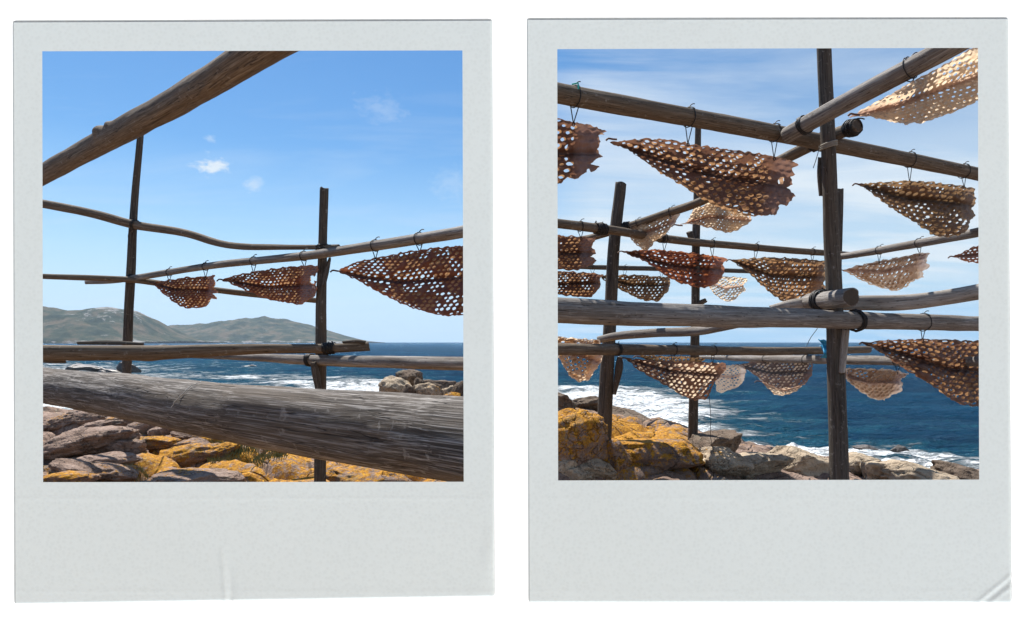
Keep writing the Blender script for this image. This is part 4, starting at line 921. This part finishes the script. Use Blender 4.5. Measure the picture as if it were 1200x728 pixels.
hill([(120, 392), (165, 385), (200, 381), (240, 379), (280, 373), (310, 371.5), (335, 375), (360, 380), (385, 388), (405, 394), (418, 398), (432, 400)], 3900, 900, 9, 'far_hill')

# ------------------------------------------------------------------ the two instant prints used as view frames, on a white screen
D = 1.4
def opal(name, c, w, bumpf=None, rough=.9):
    m, nt, n_, l_ = mat(name); g = G(nt); tc = g.node('ShaderNodeTexCoord').outputs['Object']
    cc = c
    nb = None
    if bumpf:
        v = g.vor(tc, 130); nz = g.noise(tc, 260, 3, .6)
        h = g.math('ADD', v, g.math('MULTIPLY', nz, .15)); nb = g.bump(h, .10, .0010)
        spk = g.ramp(g.noise(tc, 38, 2, .5), [(.20, 1), (.235, 0)])
        cl = g.ramp(g.noise(tc, 3, 4, .6), [(.35, tuple(x*.975 for x in c)), (.65, c)])
        tex = g.ramp(v, [(0, .94), (.6, 1.0)])
        cc = g.mix(1.0, cl, tex, 'MULTIPLY')
        cc = g.mix(g.math('MULTIPLY', spk, .35), cc, (.3, .3, .28))
    d = g.node('ShaderNodeBsdfDiffuse'); t = g.node('ShaderNodeBsdfTranslucent')
    for s_ in (d, t):
        g.put(s_.inputs['Color'], cc if not isinstance(cc, tuple) else (*cc, 1))
        if nb is not None: g.l.new(nb, s_.inputs['Normal'])
    mx = g.node('ShaderNodeMixShader'); mx.inputs[0].default_value = w
    g.l.new(d.outputs[0], mx.inputs[1]); g.l.new(t.outputs[0], mx.inputs[2]); g.out(mx.outputs[0]); return m
PAPER = opal('pale_grey_print_border', (.488, .532, .533), .92, True)
SCREEN = opal('white_screen_fabric', (.98, .98, .98), .93)
PRINTS = [
 dict(o=[(15, 24), (577, 22), (580, 699), (17, 708)], w=[(50, 60.5), (542, 59.5), (543.5, 564.5), (51, 565)], label='left instant print border, with a small vertical crease at its bottom edge', crease='v'),
 dict(o=[(617, 21), (1181, 20), (1185, 706), (619, 706)], w=[(653, 58), (1145.5, 56.5), (1147, 562), (654, 563)], label='right instant print border, with a diagonal crease across its bottom right corner', crease='d'),
]
def quad(q, a, b): 
    q = [np.array(k, float) for k in q]; return (q[0]*(1-a)+q[1]*a)*(1-b)+(q[3]*(1-a)+q[2]*a)*b
for pr in PRINTS:
    n = 5; v, f = [], []
    o, w = pr['o'], pr['w']
    # rings of quads from the window to the outer edge, side by side
    NU, NV = 220, 14
    per = []
    def ring(t):
        pts = []
        for s in range(4):
            for k in range(NU):
                a = k/NU
                i0, i1 = w[s], w[(s+1) % 4]; o0, o1 = o[s], o[(s+1) % 4]
                pi = np.array(i0)*(1-a)+np.array(i1)*a; po = np.array(o0)*(1-a)+np.array(o1)*a
                pts.append(pi*(1-t)+po*t)
        return pts
    NV = 70
    outer = ring(1.0)
    for j in range(NV+1):
        t = j/NV
        for q in ring(t):
            q = q.copy()
            # rounded outer corners
            if t > .9:
                for cpt in o:
                    dd = np.hypot(*(q-np.array(cpt)))
                    if dd < 4: q = q+(np.array([sum(p[0] for p in o)/4, sum(p[1] for p in o)/4])-q)/np.hypot(*(np.array([sum(p[0] for p in o)/4, sum(p[1] for p in o)/4])-q))*(4-dd)*.35
            z = 0.0
            z += .00035*math.exp(-((q[1]-584)/1.6)**2)+.00035*math.exp(-((q[1]-693)/1.6)**2)
            if pr['crease'] == 'v':
                xc = 260+5*math.sin((q[1]-650)*.03); k_ = np.clip((q[1]-640)/30, 0, 1)
                z += k_*(.0042*math.exp(-((q[0]-xc)/3.0)**2)-.003*math.exp(-((q[0]-xc-6)/4)**2))
                k2 = math.exp(-((q[0]-572)/7)**2-((q[1]-655)/28)**2); z += .003*k2
            else:
                dl = ((q[0]-1143)*(706-672)+(q[1]-706)*(1185-1143))/math.hypot(34, 42)
                z += .0045*math.exp(-((dl-1)/1.8)**2)-.003*math.exp(-((dl-6)/2.5)**2)+.0035*math.exp(-((dl-11)/1.8)**2)+(.0008*max(0, min(dl, 20)) if dl > 0 else 0)*.2
            v.append(tuple(P(q[0], q[1], D)+Vector((0, -.0012-z*(.45 if pr['crease'] == 'v' else .26), 0))))
    M = 4*NU
    idx = np.arange((NV+1)*M).reshape(NV+1, M); a, b = idx[:-1], idx[1:]
    fa = np.stack([a, np.roll(a, -1, 1), np.roll(b, -1, 1), b], -1).reshape(-1, 4)
    ob = link_mesh('instant_print', v, fa, PAPER)
    recenter(ob, P((o[0][0]+o[1][0])/2, o[2][1], D)); tag(ob, pr['label'], 'photo print', 'instant prints side by side')
# white screen: a sheet with two openings a few millimetres inside the print outlines
def screen():
    root = empty('white_screen', (0, D, 0), 'plain white screen standing behind and around both instant prints', 'screen')
    ins = 1.3
    A = [P(a, b, D) for a, b in ((15+ins, 24+ins), (577-ins, 22+ins), (580-ins, 699-ins), (17+ins, 708-ins))]
    Bq = [P(a, b, D) for a, b in ((617+ins, 21+ins), (1181-ins, 20+ins), (1185-ins, 706-ins), (619+ins, 706-ins))]
    bm = bmesh.new()
    x0, x1, z0, z1 = -1.38, 1.38, .72, 2.62
    def V(x, z): return bm.verts.new((x, 0, z))
    tl, tr, br, bl = V(x0, z1), V(x1, z1), V(x1, z0), V(x0, z0)
    mt, mb = V(0, z1), V(0, z0)
    a = [V(p.x, p.z) for p in A]; b = [V(p.x, p.z) for p in Bq]
    for q in ((tl, mt, a[1], a[0]), (mt, mb, a[2], a[1]), (mb, bl, a[3], a[2]), (bl, tl, a[0], a[3]),
              (mt, tr, b[1], b[0]), (tr, br, b[2], b[1]), (br, mb, b[3], b[2]), (mb, mt, b[0], b[3])): bm.faces.new(q)
    me = bpy.data.meshes.new('fabric'); bm.to_mesh(me); bm.free(); me.materials.append(SCREEN)
    o = bpy.data.objects.new('fabric', me); COL.objects.link(o); o.parent = root
    alu = flat('white_painted_metal', (.75, .75, .74), .4, .5)
    def bar(name, p, q, w=.03):
        bm = bmesh.new(); bmesh.ops.create_cube(bm, size=1)
        c = [(p[i]+q[i])/2 for i in range(3)]; s = [abs(p[i]-q[i])+w for i in range(3)]
        for vv in bm.verts: vv.co = Vector([vv.co[i]*s[i]+c[i] for i in range(3)])
        bmesh.ops.bevel(bm, geom=bm.edges[:], offset=.004, segments=2, affect='EDGES')
        me = bpy.data.meshes.new(name); bm.to_mesh(me); bm.free(); me.materials.append(alu)
        o = bpy.data.objects.new(name, me); COL.objects.link(o); o.parent = root
    gz = lambda x: terrain_pt(x, D)-.02
    for sx in (-1, 1):
        xx = sx*1.397; bar('upright', (xx, 0, gz(xx)), (xx, 0, z1+.017)); bar('foot', (xx, -.35, gz(xx)+.02), (xx, .35, gz(xx)+.02), .035)
    bar('top_rail', (-1.38, 0, z1+.017), (1.38, 0, z1+.017), .028); bar('bottom_rail', (-1.38, 0, z0-.017), (1.38, 0, z0-.017), .028)
screen()

# ------------------------------------------------------------------ air
HAZE = True
if HAZE:
    x0, x1, y0, y1, z0, z1 = -58000, 58000, -1000, 9800, -10, 420
    v = [(x, y, z) for x in (x0, x1) for y in (y0, y1) for z in (z0, z1)]
    hz = link_mesh('haze', v, [(0, 1, 3, 2), (4, 6, 7, 5), (0, 4, 5, 1), (2, 3, 7, 6), (0, 2, 6, 4), (1, 5, 7, 3)], [], smooth=False)
    m = bpy.data.materials.new('sea_air'); m.use_nodes = True; m.node_tree.nodes.clear()
    pv = m.node_tree.nodes.new('ShaderNodeVolumePrincipled'); pv.inputs['Color'].default_value = (.62, .80, 1, 1); pv.inputs['Density'].default_value = .00006
    pv.inputs['Anisotropy'].default_value = .2
    oo = m.node_tree.nodes.new('ShaderNodeOutputMaterial'); m.node_tree.links.new(pv.outputs[0], oo.inputs['Volume'])
    hz.data.materials.append(m); tag(hz, kind='stuff')

# ------------------------------------------------------------------ light
AZ, EL = -31.0, 60.0                                  # sun beyond the racks, high and to the left
S = Vector((math.sin(R(AZ))*math.cos(R(EL)), math.cos(R(AZ))*math.cos(R(EL)), math.sin(R(EL))))
sl = bpy.data.lights.new('sun', 'SUN'); sl.energy = 5.0; sl.angle = R(.53); sl.color = (1, .955, .89)
so_ = bpy.data.objects.new('sun', sl); COL.objects.link(so_); so_.rotation_euler = S.to_track_quat('Z', 'Y').to_euler(); so_.location = (0, 0, 30)
w = bpy.data.worlds.new('World'); scene.world = w; w.use_nodes = True; nt = w.node_tree; nt.nodes.clear(); g = G(nt)
sky = g.node('ShaderNodeTexSky', _sky_type='NISHITA', _sun_disc=False, _sun_elevation=R(EL), _sun_rotation=R(AZ), _altitude=0.0, _air_density=1.0, _dust_density=.3, _ozone_density=2.5)
dirv = g.node('ShaderNodeTexCoord').outputs['Generated']
sep = g.node('ShaderNodeSeparateXYZ'); g.l.new(dirv, sep.inputs[0])
zz = g.math('ADD', g.math('MAXIMUM', sep.outputs[2], 0.0), .12)
cmb = g.node('ShaderNodeCombineXYZ'); g.l.new(g.math('DIVIDE', sep.outputs[0], zz), cmb.inputs[0]); g.l.new(g.math('DIVIDE', sep.outputs[1], zz), cmb.inputs[1])
az = g.math('DIVIDE', sep.outputs[0], g.math('MAXIMUM', sep.outputs[1], .05))            # >0 is to the right
right = g.ramp(az, [(0, .0), (.12, 1)])
streak = g.noise(g.mapping(cmb.outputs[0], (.55, 1.9, 1), rot=(0, 0, .18)), 1.3, 7, .6, .5)
soft = g.noise(g.mapping(cmb.outputs[0], (.8, 1.0, 1)), .8, 5, .5)
cir = g.math('MULTIPLY', g.ramp(streak, [(.38, 0), (.70, 1)]), g.ramp(soft, [(.34, .25), (.62, 1)]))
veil = g.ramp(sep.outputs[2], [(0, .05), (.05, .25), (.12, .85), (.24, .80), (.31, .30), (.38, .10)])
rc = g.math('MULTIPLY', right, g.math('ADD', g.math('MULTIPLY', veil, .62), g.math('MULTIPLY', cir, .80)))
lc = g.math('MULTIPLY', g.math('SUBTRACT', 1.0, right), g.math('MULTIPLY', g.ramp(streak, [(.5, 0), (.8, 1)]), .22))
tot = g.math('ADD', rc, lc)
def puff(px, py, rx, ry, amt, sd):                     # a small cumulus at a place in the sky
    d = Vector(((px-CX)/F, 1, (HY-py)/F)).normalized()
    q = g.vadd(dirv, tuple(d), 'SUBTRACT'); q = g.mapping(q, (1/rx, 1/rx, 1/ry)); ln = g.node('ShaderNodeVectorMath', _operation='LENGTH'); g.l.new(q, ln.inputs[0])
    nz = g.noise(g.mapping(dirv, (60, 60, 110), loc=(sd, sd, 0)), 1, 6, .65, .4)
    return g.math('MULTIPLY', g.ramp(g.math('SUBTRACT', g.math('MULTIPLY', nz, 2.2), ln.outputs['Value']), [(.30, 0), (1.0, 1)]), amt)
for pf in ((249, 194, .028, .018, .95, 1), (297, 216, .020, .013, .45, 4), (247, 163, .010, .007, .3, 8), (450, 130, .05, .025, .2, 12), (528, 215, .04, .03, .2, 15)):
    tot = g.math('MAXIMUM', tot, puff(*pf))
hs_ = g.node('ShaderNodeHueSaturation'); hs_.inputs['Saturation'].default_value = 1.30; g.l.new(sky.outputs[0], hs_.inputs['Color'])
clear = g.mix(1.0, hs_.outputs[0], (.93, 1.04, 1.07), 'MULTIPLY')
low = g.ramp(sep.outputs[2], [(0, 1), (.05, .85), (.14, .35), (.26, 0)])
clear = g.mix(low, clear, g.mix(right, (5.0, 6.9, 8.9), (3.6, 5.6, 8.1)))
clear = g.mix(g.math('MULTIPLY', right, .9), clear, g.mix(1.0, clear, (.62, .90, .95), 'MULTIPLY'))
skyc = g.mix(g.math('MINIMUM', tot, .9), clear, (7.2, 7.8, 8.2))
bg = g.node('ShaderNodeBackground'); g.l.new(skyc, bg.inputs[0]); bg.inputs[1].default_value = .065
wo = g.node('ShaderNodeOutputWorld'); g.l.new(bg.outputs[0], wo.inputs[0])

# ------------------------------------------------------------------ camera and view
cam = bpy.data.cameras.new('camera'); co = bpy.data.objects.new('camera', cam); COL.objects.link(co); scene.camera = co
co.location = (0, 0, ZC); co.rotation_euler = (R(90), 0, 0)
cam.sensor_width = 36; cam.lens = 36*F/1200; cam.shift_y = (HY-364)/1200; cam.clip_start = .05; cam.clip_end = 90000
scene.render.engine = 'CYCLES'; scene.render.resolution_x = 1024; scene.render.resolution_y = 621
vs = scene.view_settings; vs.view_transform = 'Standard'; vs.look = 'None'; vs.exposure = .82; vs.gamma = 1; vs.use_curve_mapping = False
